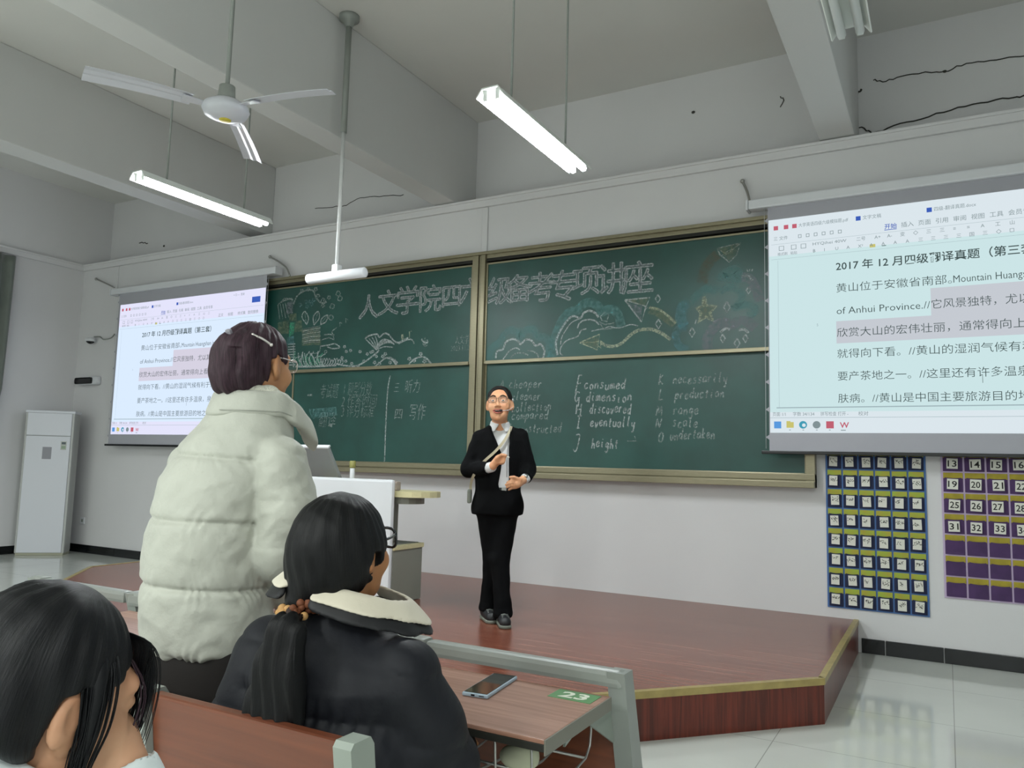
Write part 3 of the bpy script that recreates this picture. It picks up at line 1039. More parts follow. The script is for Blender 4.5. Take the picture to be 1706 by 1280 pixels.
def page():
    """the projected word processor page, origin at its lower left corner, in metres"""
    m = MB()
    lay = [0.0]
    def quad(x0, x1, z0, z1, mi, d=.0006):
        lay[0] += .00002
        y = -d - lay[0]
        m.raw([(x0, y, z0), (x1, y, z0), (x1, y, z1), (x0, y, z1)], [[0, 1, 2, 3]], mi)
    def txt(s, x, z, size, mi=3, bold=0.0, width=None):
        put_text(m, s, (x, -.003, z), (1, 0, 0), (0, 0, 1), size, mi, bold, width)
    m.box(0, IW, -.0005, 0, 0, IH, 0)
    quad(0, IW, 1.44, IH, 1)
    quad(0, IW, 0, .165, 1)
    x0 = .51
    # tab row
    for x, c in ((.04, 5), (.12, 5), (.185, 5), (.66, 6), (1.15, 6)):
        quad(x, x + .035, 1.655, 1.69, c, .001)
    txt('大学英语四级六级模拟题.pdf', .235, 1.66, .036, 4, width=.37)
    txt('文字文稿', .71, 1.66, .036, 4, width=.13)
    txt('四级-翻译真题.docx', 1.2, 1.66, .036, 4, width=.27)
    txt('× □ —  登录', 2.2, 1.685, .034, 4)
    quad(2.52, 2.66, 1.58, 1.65, 6, .001)
    # menu row
    txt('三 文件', .04, 1.57, .036, 4, width=.11)
    for x in (.23, .29, .35, .41, .47, .53):
        quad(x, x + .026, 1.57, 1.574, 4, .001)
        quad(x, x + .026, 1.594, 1.598, 4, .001)
        quad(x, x + .004, 1.57, 1.598, 4, .001)
        quad(x + .022, x + .026, 1.57, 1.598, 4, .001)
    for i, s in enumerate(('开始', '插入', '页面', '引用', '审阅', '视图', '工具', '会员专享')):
        txt(s, .86 + .115 * i, 1.565, .044, 6 if i == 0 else 4, .01 if i == 0 else 0)
    quad(.86, .945, 1.553, 1.558, 6, .001)
    # two icon rows
    quad(.02, IW - .02, 1.535, 1.537, 9, .001)
    txt('格式刷', .07, 1.44, .03, 4, width=.075)
    txt('粘贴', .17, 1.44, .03, 4, width=.05)
    for x in (.08, .175, .25):
        quad(x, x + .04, 1.48, 1.484, 4, .001)
        quad(x, x + .04, 1.515, 1.518, 4, .001)
        quad(x, x + .004, 1.48, 1.518, 4, .001)
        quad(x + .036, x + .04, 1.48, 1.518, 4, .001)
    txt('HYQihei 40W', .34, 1.495, .034, 4, width=.25)
    txt('二号', .66, 1.495, .034, 4)
    for i, s in enumerate(('A+', 'A-', '变', '◇', '三', '三', '≡', '≡', 'A', '工', '山', '二')):
        txt(s, .79 + .088 * i, 1.495, .036, 4)
    for i, s in enumerate(('B', 'I', 'U', 'A', 'X²', 'A', 'A', 'A', 'A', '三', '三', '三', '三', '国', '三', '◇', '□')):
        txt(s, .34 + .083 * i, 1.438, .036, 4, .01 if i == 0 else 0)
    quad(.755, .795, 1.43, 1.455, 8, .0008)
    quad(.84, .87, 1.432, 1.437, 3, .001)
    for i, s in enumerate(('正文', '标题', '样式集', '查找替换')):
        txt(s, 1.95 + .17 * i, 1.45, .045, 4)
    quad(.02, IW - .02, 1.41, 1.412, 9, .001)
    # page text
    em = .0797
    quad(.645 + .515 - .0, IW - .5, .87, 1.075, 2)
    quad(x0 - .005, IW - .5, .695, .87, 2)
    txt('2017 年 12 月四级翻译真题（第三套）', x0, 1.277, .0805, 3, .011, width=1.33)
    rows = [(1.103, (('黄山位于安徽省南部。', 0, .79), ('Mountain Huangshan is in the south', .8, .93))),
            (.925, (('of Anhui Province.//', 0, .645), ('它风景独特，尤以其日出和云海', .655, 1.08))),
            (.75, (('欣赏大山的宏伟壮丽，通常得向上看，但欣赏黄', 0, 1.73),)),
            (.585, (('就得向下看。//黄山的湿润气候有利于茶树生长，', 0, 1.73),)),
            (.41, (('要产茶地之一。//这里还有许多温泉，泉水有助于', 0, 1.73),)),
            (.237, (('肤病。//黄山是中国主要旅游目的地之一，是摄影', 0, 1.73),))]
    for z, segs in rows:
        for s, dx, w in segs:
            txt(s, x0 + dx, z, .078, 3, -.006, width=w)
    txt('5', .36, .84, .03, 9)
    quad(1.47, 1.473, .36, .42, 3, .001)
    quad(.07, .072, .2, 1.4, 9, .001)
    quad(.05, IW, .195, .203, 9, .001)
    txt('页面 1/1', .02, .135, .036, 4, width=.1)
    txt('字数 34/134', .175, .135, .036, 4, width=.16)
    txt('拼写检查 打开 -', .38, .135, .036, 4, width=.2)
    txt('校对', .65, .135, .036, 4)
    txt('▷ 100%', 1.85, .135, .036, 4)
    quad(0, IW, .118, .121, 9, .001)
    # task bar icons
    quad(.03, .085, .035, .09, 7, .001)
    quad(.125, .18, .04, .085, 8, .001)
    quad(.125, .155, .085, .093, 8, .001)
    for cx, c, r in ((.25, 10, .03), (.35, 4, .029)):
        m.raw([(cx + math.cos(2 * PI * i / 18) * r, -.002, .063 + math.sin(2 * PI * i / 18) * r) for i in range(18)], [list(range(18))], c)
    m.raw([(.25 + math.cos(2 * PI * i / 14) * .014 + .006, -.0025, .06 + math.sin(2 * PI * i / 14) * .014) for i in range(14)], [list(range(14))], 1)
    quad(.42, .475, .035, .09, 5, .001)
    txt('W', .52, .04, .06, 5, .02)
    for x in (.145, .245, .345, .44):
        quad(x, x + .012, .02, .025, 4, .001)
    quad(.525, .56, .018, .024, 4, .001)
    return m

def screen(x0, x1, zt, zb, ix, iz, iw, ih, label, Y, mats=None):
    t = thing('projection_screen', label, 'projection screen', ((x0 + x1) / 2, Y, zt))
    o = Vector(((x0 + x1) / 2, Y, zt))
    L = lambda x, z, y=0.0: Vector((x, Y + y, z)) - o
    def bx(m, xa, xb, ya, yb, za, zb_, mi=0, bev=0.0):
        m.box(xa - o.x, xb - o.x, ya, yb, za - o.z, zb_ - o.z, mi, bev)
    m = MB()
    bx(m, x0 - .15, x1 + .15, -.035, .075, zt - .005, zt + .075, 0, .012)
    m.build('casing', M['white'], t)
    m = MB()
    bx(m, x0 - .17, x0 - .15, -.04, .08, zt - .012, zt + .082, 0, .008)
    bx(m, x1 + .15, x1 + .17, -.04, .08, zt - .012, zt + .082, 0, .008)
    m.build('end_cap', M['white'], t)
    m = MB()
    bx(m, x0, x1, 0, .003, zb, zt, 0)
    for k in range(9):
        z = zb + (zt - zb) * (k + .5) / 9
        m.prism([L(x0, z - .02), L(x0 - .028, z), L(x0, z + .02)], (0, .003, 0))
        m.prism([L(x1, z - .02), L(x1 + .028, z), L(x1, z + .02)], (0, .003, 0))
    m.build('screen_fabric', M['screenfab'], t)
    m = MB()
    m.tube([L(x0 - .026, zb + .02, .0), L(x0 - .026, zt, .0)], .002, 5)
    m.tube([L(x1 + .026, zb + .02, .0), L(x1 + .026, zt, .0)], .002, 5)
    m.build('tension_cord', M['white'], t)
    m = MB()
    bx(m, x0 - .06, x1 + .06, -.012, .014, zb - .022, zb + .004, 0, .005)
    m.build('bottom_bar', M['black'], t)
    pg = page()
    pg.v = [(p[0] * iw / IW, p[1], p[2] * ih / IH) for p in pg.v]
    im = pg.build('projected_page', mats or EM, t)
    im.location = L(ix, iz, -.001)
    return t
sr = screen(-1.232, 1.52, 3.515, 1.508, -1.224, 1.655, 2.735, 1.748, 'motorised projection screen on the right, large document page beside the pocket charts', -.16)
EM2 = [emit('projected_page_far', 'd0e0f2', SCREEN_E * 1.35), emit('projected_toolbar_far', 'dcdcf2', SCREEN_E * 1.3), emit('projected_highlight_far', 'd6d2e2', SCREEN_E * 1.2)] + EM[3:]
sl = screen(-9.74, -6.965, 3.51, 1.478, -9.70, 1.61, 2.728, 1.745, 'motorised projection screen in the far left corner behind the standing student', -.16, EM2)
def bracket(t, pts, r=.011):
    m = MB()
    o = t.location
    q = [at(x, y, Y) - o for x, y, Y in pts]
    m.tube(spline(q, 4), r, 6)
    m.ball(tuple(q[0]), (.02, .02, .02), 0, 8, 6)
    m.build('wall_bracket', M['metal'], t)
bracket(sr, [(1237, 302, -.03), (1245, 320, -.05), (1251, 345, -.1), (1252, 348, -.14)])
bracket(sl, [(450, 428, -.03), (464, 436, -.06), (477, 446, -.07), (483, 460, -.08)])
bracket(sl, [(160, 465, -.03), (174, 471, -.06), (190, 479, -.1)])

# ------------------------------------------------------------------ pocket charts on the wall
M['navy'] = mat('navy_fabric', '1b2448', 0.8, var=0.2, vscale=14, sheen=.2)
M['navyd'] = mat('navy_binding', '4a6fa6', 0.7)
M['lime'] = mat('lime_flap', '9bae3e', 0.7, var=0.25, vscale=18, col2='a8a03a')
M['purple'] = mat('purple_fabric', '4b3060', 0.8, var=0.2, vscale=14, sheen=.2)
M['lilac'] = mat('lilac_binding', 'c0aecb', 0.7)
M['mustard'] = mat('mustard_flap', 'a8992c', 0.7, var=0.2, vscale=18)
def pocket_chart(name, label, x0, x1, zb, zt, nc, nr, fab, bind, flap, nums, top):
    cx = (x0 + x1) / 2
    t = thing(name, label, 'pocket chart', (cx, -.006, zt))
    W = x1 - x0
    cw, rh = W / nc, (top - zb) / nr
    o = Vector((cx, -.006, zt))
    m = MB()
    m.box(x0 - cx - .008, x1 - cx + .008, -.004, .004, zb - zt - .008, 0, 0, .002)
    m.build('backing', bind, t)
    rc = random.Random(nc + nr)
    for r in range(nr):
        z1 = top - r * rh
        for c in range(nc):
            xa = x0 + c * cw - cx
            # the pocket bellies out a little at its mouth
            a, b = xa + .006, xa + cw - .006
            lo_, hi_ = z1 - rh + .004 - zt, z1 - rh * .27 - zt
            m = MB()
            n = 6
            vs = []
            for j in range(n + 1):
                for i in range(n + 1):
                    u, v = i / n, j / n
                    bul = .004 + .014 * math.sin(PI * min(1, max(0, u))) * (.25 + .75 * v)
                    vs.append((a + (b - a) * u, -.005 - bul, lo_ + (hi_ - lo_) * v - .006 * math.sin(PI * u) * v))
            fs = [[j * (n + 1) + i, j * (n + 1) + i + 1, (j + 1) * (n + 1) + i + 1, (j + 1) * (n + 1) + i] for j in range(n) for i in range(n)]
            m.raw(vs, fs, 0, True)
            # side and bottom walls of the pocket back to the sheet
            m.raw([(a, -.004, lo_), (a, -.009, lo_), (a, -.009, hi_), (a, -.004, hi_)], [[0, 1, 2, 3]])
            m.raw([(b, -.004, lo_), (b, -.009, lo_), (b, -.009, hi_), (b, -.004, hi_)], [[3, 2, 1, 0]])
            p = m.build('pocket', fab, t)
            m = MB()
            m.box(a, b, -.012, -.005, z1 - rh * .27 - zt - .008, z1 - rh * .045 - zt, 0, .003)
            f = m.build('flap', flap, t)
            s = nums(r, c)
            if s is None:
                continue
            ww, hh = cw * .52, rh * .50
            ccx, ccz = xa + cw * .5 + rc.uniform(-.006, .006), lo_ + rh * .36 + rc.uniform(-.004, .004)
            m = MB()
            m.box(-ww / 2, ww / 2, -.0016, 0, -hh / 2, hh / 2, 0)
            if s:
                put_text(m, s, (0, -.0022, 0), (1, 0, 0), (0, 0, 1), .05, 1, .012, width=ww * .8, height=hh * .62, center=True)
            else:
                nn = rc.choice((2, 3, 3))
                for k in range(nn):
                    gx = -ww * .36 + k * ww * .27
                    for q in range(5):
                        u, v = gx + rc.uniform(0, ww * .2), hh * .1 + rc.uniform(-.013, .013)
                        ribbon(m, [Vector((u, -.0022, v)), Vector((u + rc.uniform(-.012, .014), -.0022, v + rc.uniform(-.012, .012)))], .0035, (0, -1, 0), 1)
            co_ = m.build('name_card', [M['paper'], M['ink']], p)
            co_.location = (ccx, -.027, ccz)
            co_.rotation_euler = (0, rc.uniform(-.05, .06), 0)
    return t
pocket_chart('pocket_chart', 'navy phone pocket chart with lime flaps and name cards, beside the chalkboard', -.826, -.142, .322, 1.62, 6, 8, M['navy'], M['navyd'], M['lime'], lambda r, c: '', 1.53)
pocket_chart('pocket_chart', 'purple phone pocket chart with mustard flaps and numbered cards, lower pockets empty', -.028, .80, .475, 1.62, 6, 7, M['purple'], M['lilac'], M['mustard'],
             lambda r, c: (str(13 + r * 6 + c) if r < 4 and 13 + r * 6 + c <= 34 else None), 1.53)

# ------------------------------------------------------------------ wall fittings
def wire_thing(name, label, cat, pts, r, m_=None):
    m = MB()
    m.tube(spline(pts, 4), r, 6)
    return tag(m.build(name, m_ or M['grey']), label, cat)
tm = MB()
tm.box(-4.085, -4.02, -.02, 0, 3.475, 3.96, 0, .004)
tag(tm.build('cable_trunk', M['wall']), 'white vertical cable trunking between the two halves of the chalkboard up to the rail', 'cable trunk')
tm = MB()
tm.box(-10.07, -10.03, -.02, 0, 3.6, 3.96, 0, .004)
tag(tm.build('cable_trunk', M['wall']), 'short white cable trunking above the left projection screen', 'cable trunk')
t = thing('dome_camera', 'small white dome camera with black lens on the wall left of the screen', 'camera', (-10.446, -.002, 2.93))
MB().lathe([(.0, .03), (.05, .03), (.065, .02), (.068, 0), (.066, -.02), (.0, -.02)], (0, -.075, 0)).build('housing', M['white'], t)
MB().box(-.025, .025, -.03, 0, -.005, .04, 0, .005).build('mount', M['white'], t)
MB().lathe([(.0, -.055), (.03, -.048), (.05, -.03), (.055, -.018), (.0, -.018)], (0, -.075, 0)).build('lens_dome', M['glass'], t)
m = MB()
m.tube(spline([Vector((-.02, -.01, .06)), Vector((.12, -.012, .05)), Vector((.2, -.012, .01)), Vector((.36, -.012, .02)), Vector((.44, -.012, .07))], 5), .008, 6)
m.build('cable', M['grey'], t)
t = thing('array_sensor', 'white wall unit with long black face above the air conditioner', 'sensor', (-10.46, -.003, 2.355))
MB().box(-.23, .23, -.09, 0, -.055, .06, 0, .03).build('housing', M['white'], t)
MB().box(-.225, .16, -.099, -.08, -.042, .045, 0, .03).build('front_grille', M['black'], t)
t = thing('wall_socket', 'small white wall socket low beside the air conditioner', 'socket', (-10.40, -.001, .43))
MB().box(-.045, .045, -.012, 0, -.045, .045, 0, .004).build('plate', M['white'], t)
MB().box(-.02, .02, -.0135, -.01, -.02, .02, 0, .001).build('outlet_face', M['greyl'], t)
# curtain bunched at the side window
m = MB()
vs, fs = [], []
NJ, NK = 22, 60
for j in range(NJ + 1):
    v = j / NJ
    z = 3.93 - v * 3.0
    for k in range(NK + 1):
        u = k / NK
        edge = -1.0 - .03 * math.sin(v * 3) - (.0 if v < .6 else (v - .6) * .5)
        y = edge - u * (1.3 - .25 * v)
        vs.append((XL + .1 + .035 * math.sin(u * 46 + .6 * math.sin(v * 5)) + .01 * math.sin(u * 17 + v * 4), y, z))
for j in range(NJ):
    for k in range(NK):
        a = j * (NK + 1) + k
        fs.append([a, a + 1, a + NK + 2, a + NK + 1])
m.raw(vs, fs, 0, True)
M['curtain'] = mat('curtain_cloth', '6f766f', 0.85, var=.15, vscale=5, sheen=.3)
co_ = m.build('curtain', M['curtain'])
sol = co_.modifiers.new('thickness', 'SOLIDIFY')
sol.thickness = .004
tag(co_, 'grey-green curtain hanging at the side wall by the far left edge', 'curtain')

# ------------------------------------------------------------------ air conditioner
FL, FR = Vector((-10.66, -.735, 0)), Vector((-10.22, -.342, 0))
rz = math.atan2(FR.y - FL.y, FR.x - FL.x)
W = (FR - FL).length
t = thing('air_conditioner', 'tall white floor-standing air conditioner cabinet in the corner', 'air conditioner', (FL + FR) / 2, rz)
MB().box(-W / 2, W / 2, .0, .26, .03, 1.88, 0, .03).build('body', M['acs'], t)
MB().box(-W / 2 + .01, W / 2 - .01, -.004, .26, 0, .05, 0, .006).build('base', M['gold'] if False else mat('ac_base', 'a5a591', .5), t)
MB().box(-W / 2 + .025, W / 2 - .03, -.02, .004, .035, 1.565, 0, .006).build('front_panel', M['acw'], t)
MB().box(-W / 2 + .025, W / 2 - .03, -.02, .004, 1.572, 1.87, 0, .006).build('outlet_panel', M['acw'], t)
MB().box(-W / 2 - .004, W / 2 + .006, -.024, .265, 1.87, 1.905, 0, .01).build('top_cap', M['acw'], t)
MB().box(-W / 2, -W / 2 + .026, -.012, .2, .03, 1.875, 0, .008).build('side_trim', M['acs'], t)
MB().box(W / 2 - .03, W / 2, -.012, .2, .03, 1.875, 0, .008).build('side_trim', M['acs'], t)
d = MB().box(-.06, .05, -.0215, -.0195, 1.26, 1.42, 0).build('display_panel', mat('display_grey', '8f9096', .5), t)
m = MB().box(.155, .225, -.0215, -.0195, 1.385, 1.5, 0)
m.box(.165, .215, -.0222, -.021, 1.46, 1.49, 1)
m.box(.165, .215, -.0222, -.021, 1.4, 1.44, 2)
m.build('energy_label', [mat('label_grey', 'b9bdb6', .6), mat('label_dark', '5a6468', .6), mat('label_green', '93a58e', .6)], t)

# ------------------------------------------------------------------ lectern
t = thing('lectern', 'white and grey multimedia lectern with pale wood edges on the platform', 'lectern', (-4.25, -1.5, .24))
o = Vector((-4.25, -1.5, .24))
def lb(m, x0, x1, y0, y1, z0, z1, mi=0, bev=0.0):
    m.box(x0 - o.x, x1 - o.x, y0 - o.y, y1 - o.y, z0 - o.z, z1 - o.z, mi, bev)
M['lgrey'] = mat('lectern_grey', '85877d', 0.5, var=.05, vscale=4)
M['lwood'] = mat('lectern_pale_wood', 'cfc79c', 0.45, var=.08, vscale=6, stretch=(1, 8, 8))
m = MB(); lb(m, -4.78, -3.785, -1.715, -1.67, .242, 1.205, 0, .02); m.build('front_panel', M['white'], t)
m = MB(); lb(m, -4.72, -3.785, -1.67, -1.28, .242, .655, 0, .004); m.build('cabinet', M['lgrey'], t)
m = MB(); lb(m, -4.73, -3.775, -1.672, -1.27, .655, .69, 0, .004); m.build('cabinet_top', M['lwood'], t)
m = MB(); lb(m, -4.70, -3.82, -1.66, -1.29, .69, .694, 0); m.build('work_surface', M['lgrey'], t)
m = MB(); lb(m, -4.6, -3.95, -1.66, -1.4, .694, 1.02, 0, .01); m.build('column', M['lgrey'], t)
m = MB()
pts = [Vector((-4.72, -1.66, 0)), Vector((-3.72, -1.66, 0))]
for k in range(9):
    a = -PI / 2 + PI * k / 8
    pts.append(Vector((-3.72 + .19 * math.cos(a), -1.47 + .19 * math.sin(a), 0)))
pts += [Vector((-4.72, -1.28, 0))]
m.prism([Vector((p.x - o.x, p.y - o.y, 1.07 - o.z)) for p in pts], (0, 0, .045))
m.build('desktop', M['lwood'], t)
m = MB()
pts = [Vector((-4.2, -1.64, 0)), Vector((-3.85, -1.64, 0))]
for k in range(9):
    a = -PI / 2 + PI * k / 8
    pts.append(Vector((-3.82 + .15 * math.cos(a), -1.48 + .15 * math.sin(a), 0)))
pts += [Vector((-4.2, -1.32, 0))]
m.prism([Vector((p.x - o.x, p.y - o.y, 1.015 - o.z)) for p in pts], (0, 0, .055))
m.build('desktop_support', M['lgrey'], t)
# tilted monitor, back towards the class
t = thing('monitor', 'grey tilted monitor seen from behind on the lectern', 'monitor', (-4.6, -1.43, 1.115))
m = MB()
rot = Euler((RAD(33), 0, 0)).to_matrix()
m.box(-.36, .06, -.02, .012, .05, .40, 0, .008, rot, (0, 0, .05)).build('screen_back', mat('monitor_back', '8b9092', .45, var=.05), t)
m = MB()
m.box(-.365, .065, -.024, .016, .392, .408, 0, .004, rot, (0, 0, .05)).build('top_edge', M['white'], t)
m = MB()
m.box(-.1, .03, -.02, .1, 0, .06, 0, .008).build('stand', M['black'], t)
t = thing('slim_bottle', 'slim white bottle with olive cap standing on the lectern', 'bottle', (-4.36, -1.52, 1.115))
MB().lathe([(.018, 0), (.02, .005), (.02, .175), (.017, .18)], (0, 0, 0), 16).build('bottle_body', M['white'], t)
MB().lathe([(.024, .17), (.026, .175), (.026, .225), (.022, .23)], (0, 0, 0), 16).build('cap', mat('olive_cap', '8d8a4e', .5), t)
e = MB().box(-3.97, -3.83, -1.60, -1.54, 1.116, 1.19, 0, .012)
tag(e.build('chalk_eraser', mat('eraser_felt', '9a8f86', .9)), 'small tan chalk eraser on the lectern behind the white front panel', 'eraser')

# ------------------------------------------------------------------ ceiling things
E_TUBE = emit('lit_tube', 'f6fcff', TUBE_E)
M['bat'] = mat('lamp_housing', 'dfe4e0', .4)
def lamp(x, y0, y1, label, lit=True, z=3.30):
    cy = (y0 + y1) / 2
    L = y1 - y0
    t = thing('fluorescent_lamp', label, 'ceiling lamp', (x, cy, z), 0, 'fluorescent lamps hung on rods' if lit else None)
    m = MB()
    # shallow folded reflector above the tubes
    prof = [(-.085, .01), (-.05, .06), (.05, .06), (.085, .01), (.08, .006), (.048, .052), (-.048, .052), (-.08, .006)]
    m.prism([(a, -L / 2, b) for a, b in prof], (0, L, 0))
    m.build('reflector', M['bat'], t)
    for sx in (-.038, .038):
        m = MB()
        m.cyl((sx, -L / 2 + .03, .010), (sx, L / 2 - .03, .010), .019, None, 14)
        tb = m.build('tube', E_TUBE if lit else M['bat'], t)
        for sy in (-1, 1):
            MB().box(sx - .014, sx + .014, sy * (L / 2 - .03) - .012, sy * (L / 2 - .03) + .012, -.005, .055, 0, .004).build('socket', M['bat'], t)
    for sy in (-.3, .3):
        MB().cyl((0, sy * L, .058), (0, sy * L, ZC - z), .007, None, 8).build('rod', M['grey'], t)
    return t
lamp(-4.975, -3.26, -2.05, 'lit twin-tube lamp hanging left of the ceiling fan rod, above the left screen')
lamp(-2.082, -3.22, -2.03, 'lit twin-tube lamp hanging over the teacher, right of centre')
lamp(-.32, -4.19, -2.985, 'unlit lamp beside the right ceiling beam at the top edge', False)

t = thing('ceiling_fan', 'white three-blade ceiling fan on a long grey rod', 'ceiling fan', (-3.64, -3.63, 3.33))
M['fanw'] = mat('fan_enamel', 'c5c7cf', .3)
MB().cyl((0, 0, .1), (0, 0, ZC - 3.33), .013, None, 12).build('rod', M['grey'], t)
MB().lathe([(.02, .2), (.045, .19), (.05, .12), (.055, .1), (.03, .09), (.0, .09)]).build('canopy', M['grey'], t)
MB().lathe([(.0, .1), (.08, .098), (.125, .07), (.135, .045), (.12, .015), (.06, -.012), (0, -.018)]).build('motor_housing', M['fanw'], t)
MB().lathe([(.0, -.013), (.035, -.013), (.032, -.02), (0, -.022)]).build('badge', mat('badge_yellow', 'c8b83c', .5), t)
for ang in (6, 126, -114):
    a = RAD(ang)
    rotm = Matrix.Rotation(a, 3, 'Z') @ Matrix.Rotation(RAD(13), 3, 'X')
    m = MB()
    vs, fs = [], []
    n = 14
    for i in range(n + 1):
        u = i / n
        r = .19 + u * .55
        w = .052 + .012 * u
        dz = -.03 * u * u
        for (s, h_) in ((-1, 0), (-.35, .012), (.0, .006), (.35, .012), (1, 0)):
            vs.append(rotm @ Vector((r, s * w, .06 + h_ + dz)))
        for (s, h_) in ((1, -.003), (.35, .009), (0, .003), (-.35, .009), (-1, -.003)):
            vs.append(rotm @ Vector((r, s * w, .06 + h_ + dz)))
    for i in range(n):
        for k in range(10):
            k2 = (k + 1) % 10
            fs.append([i * 10 + k, i * 10 + k2, (i + 1) * 10 + k2, (i + 1) * 10 + k])
    fs += [list(range(10))[::-1], [n * 10 + k for k in range(10)]]
    m.raw(vs, fs, 0, False)
    bl = m.build('blade', M['fanw'], t)
    m = MB()
    m.prism([rotm @ Vector(p) for p in ((.1, -.018, .052), (.1, .018, .052), (.24, .03, .052), (.24, -.03, .052))], (0, 0, .006))
    m.build('blade_bracket', M['fanw'], bl)

t = thing('hanging_mount', 'white rounded bar hung from a long telescopic ceiling pole before the chalkboard', 'ceiling mount', (-4.325, -1.87, ZC))
MB().lathe([(0, 0), (.085, 0), (.085, -.035), (.05, -.05), (.03, -.1), (0, -.1)]).build('ceiling_plate', M['grey'], t)
MB().cyl((0, 0, -.05), (0, 0, -1.03), .026, None, 14).build('outer_pole', M['grey'], t)
MB().cyl((0, 0, -1.0), (0, 0, -2.19), .017, None, 14).build('inner_pole', M['whitem'], t)
MB().box(-.03, .03, -.03, .03, -2.22, -2.16, 0, .006).build('clamp', M['whitem'], t)
m = MB()
m.tube([(-.31, 0, -2.25), (-.305, 0, -2.25), (.295, 0, -2.25), (.30, 0, -2.25)], [.03, .042, .042, .03], 18)
m.build('bar', M['white'], t)
# ------------------------------------------------------------------ students' desks and benches, front row
def desk(x0, x1, label, first=False, last=False):
    cx = (x0 + x1) / 2
    t = thing('student_desk', label, 'desk', (cx, -4.85, 0), 0, 'front row of grey framed desks')
    hw = (x1 - x0) / 2
    re = hw if last else hw - .056
    yb, yf = .18, -.2        # far and near edge relative to the origin
    m = MB()
    m.box(-hw + .03, re - .02 * last, yf, yb, .735, .752, 0, .002)
    m.build('tabletop_underside', M['darkedge'], t)
    m = MB()
    m.box(-hw + .03, re - .02 * last, yf, yb, .752, .762, 0, .002)
    m.build('tabletop', M['desk'], t)
    if last:
        MB().box(re - .02, re - .016, yf, yb, .728, .7615, 0, .001).build('edge_band', mat('edge_band', '75746a', .5), t)
    m = MB()
    m.box(-hw + .051, re, yb + .03, yb + .078, .772, .818, 0, .014)
    m.build('rail', M['grey'], t)
    m = MB()
    m.box(-hw - .03, -hw + .05, yb + .026, yb + .082, .768, .823, 0, .014)
    m.build('rail_sleeve', M['grey'], t)
    m = MB()
    # splayed end leg: from the rail end down and forward to the floor
    for sx in ((hw - .02,) if last else ()) + ((-hw - .02,)):
        m = MB()
        a = [Vector((sx - .022, yb + .025, .815)), Vector((sx - .022, yb + .085, .815)), Vector((sx - .022, yb + .33, .03)), Vector((sx - .022, yb + .24, .03))]
        m.prism(a, (.05, 0, 0))
        m.box(sx - .03, sx + .035, yb - .1, yb + .42, 0, .035, 0, .008)
        m.build('leg', M['grey'], t)
    for sx in (re - .045, -hw + .03):
        m = MB()
        m.prism([Vector((sx, yb + .05, .735)), Vector((sx, yf + .16, .735)), Vector((sx, yf + .15, .70)), Vector((sx, yb - .12, .73)), Vector((sx, yb + .08, .62))], (.006, 0, 0))
        m.build('bracket', M['greyl'], t)
    m = MB()
    m.box(-hw + .01, re - .03, yb + .1, yb + .115, .18, .72, 0, .002)
    m.build('modesty_panel', M['bench'], t)
    # wire book basket under the top
    m = MB()
    for i in range(7):
        x = -hw + .06 + (hw + re - .12) * i / 6
        m.tube(spline([Vector((x, yf + .02, .735)), Vector((x, yf + .03, .65)), Vector((x, yf + .06, .625)), Vector((x, yb - .06, .62)), Vector((x, yb - .03, .735))], 4), .0032, 6)
    for y, z in ((yf + .035, .645), (yf + .15, .624), (yb - .06, .62)):
        m.cyl((-hw + .06, y, z), (re - .06, y, z), .0036, None, 6)
    m.build('wire_basket', M['metal'], t)
    return t
dk = desk(-1.43, -.752, 'front desk at the aisle end with green 23 sticker and a phone on it', True, True)
desk(-2.09, -1.43, 'front desk hidden mostly behind the seated student in the dark jacket')
desk(-2.75, -2.09, 'front desk beyond the standing student in the white jacket')
desk(-3.41, -2.75, 'front desk showing only its rail above the nearest student\'s head')
m = MB()
m.box(.16, .279, .11, .186, .762, .7628, 0)
put_text(m, '23', (.22, .762 and .148, .7634), (1, .02, 0), (0, 1, 0), .07, 1, .03, width=.075, height=.05, center=True)
s_ = m.build('number_sticker', [mat('sticker_green', '3c7a3a', .5), mat('sticker_white', 'd8dccb', .5)], dk)
s_.location = (0.022, -.02, 0)
s_['label'] = 'green sticker with white 23'
# phone
ph = thing('phone', 'phone in a pale blue case lying face up on the desk', 'phone', (-1.069, -4.773, .7622), RAD(9))
ph.rotation_euler = (0, 0, RAD(7))
MB().box(-.036, .036, -.102, .102, 0, .0095, 0, .004).build('case', mat('phone_case', 'a9bccb', .4), ph)
MB().box(-.032, .032, -.097, .098, .0094, .0104, 0, .0004).build('display', M['glass'], ph)
m = MB().box(-.01, .0, -.1026, -.101, .003, .007, 0).box(.012, .026, -.1026, -.101, .004, .006, 0)
m.build('port', M['black'], ph)
# pale pouch in the basket
pb = body('pouch', lambda P: smin(ell(P, (0, 0, .03), (.05, .035, .028)), ell(P, (.015, .0, .05), (.028, .03, .02)), .02), (-.08, -.06, -.01), (.08, .06, .09), .005, mat('pouch_cloth', 'b9bca2', .8))
pb.location = (-.895, -4.93, .636)
tag(pb, 'pale cloth pouch lying in the wire basket under the aisle desk', 'pouch')

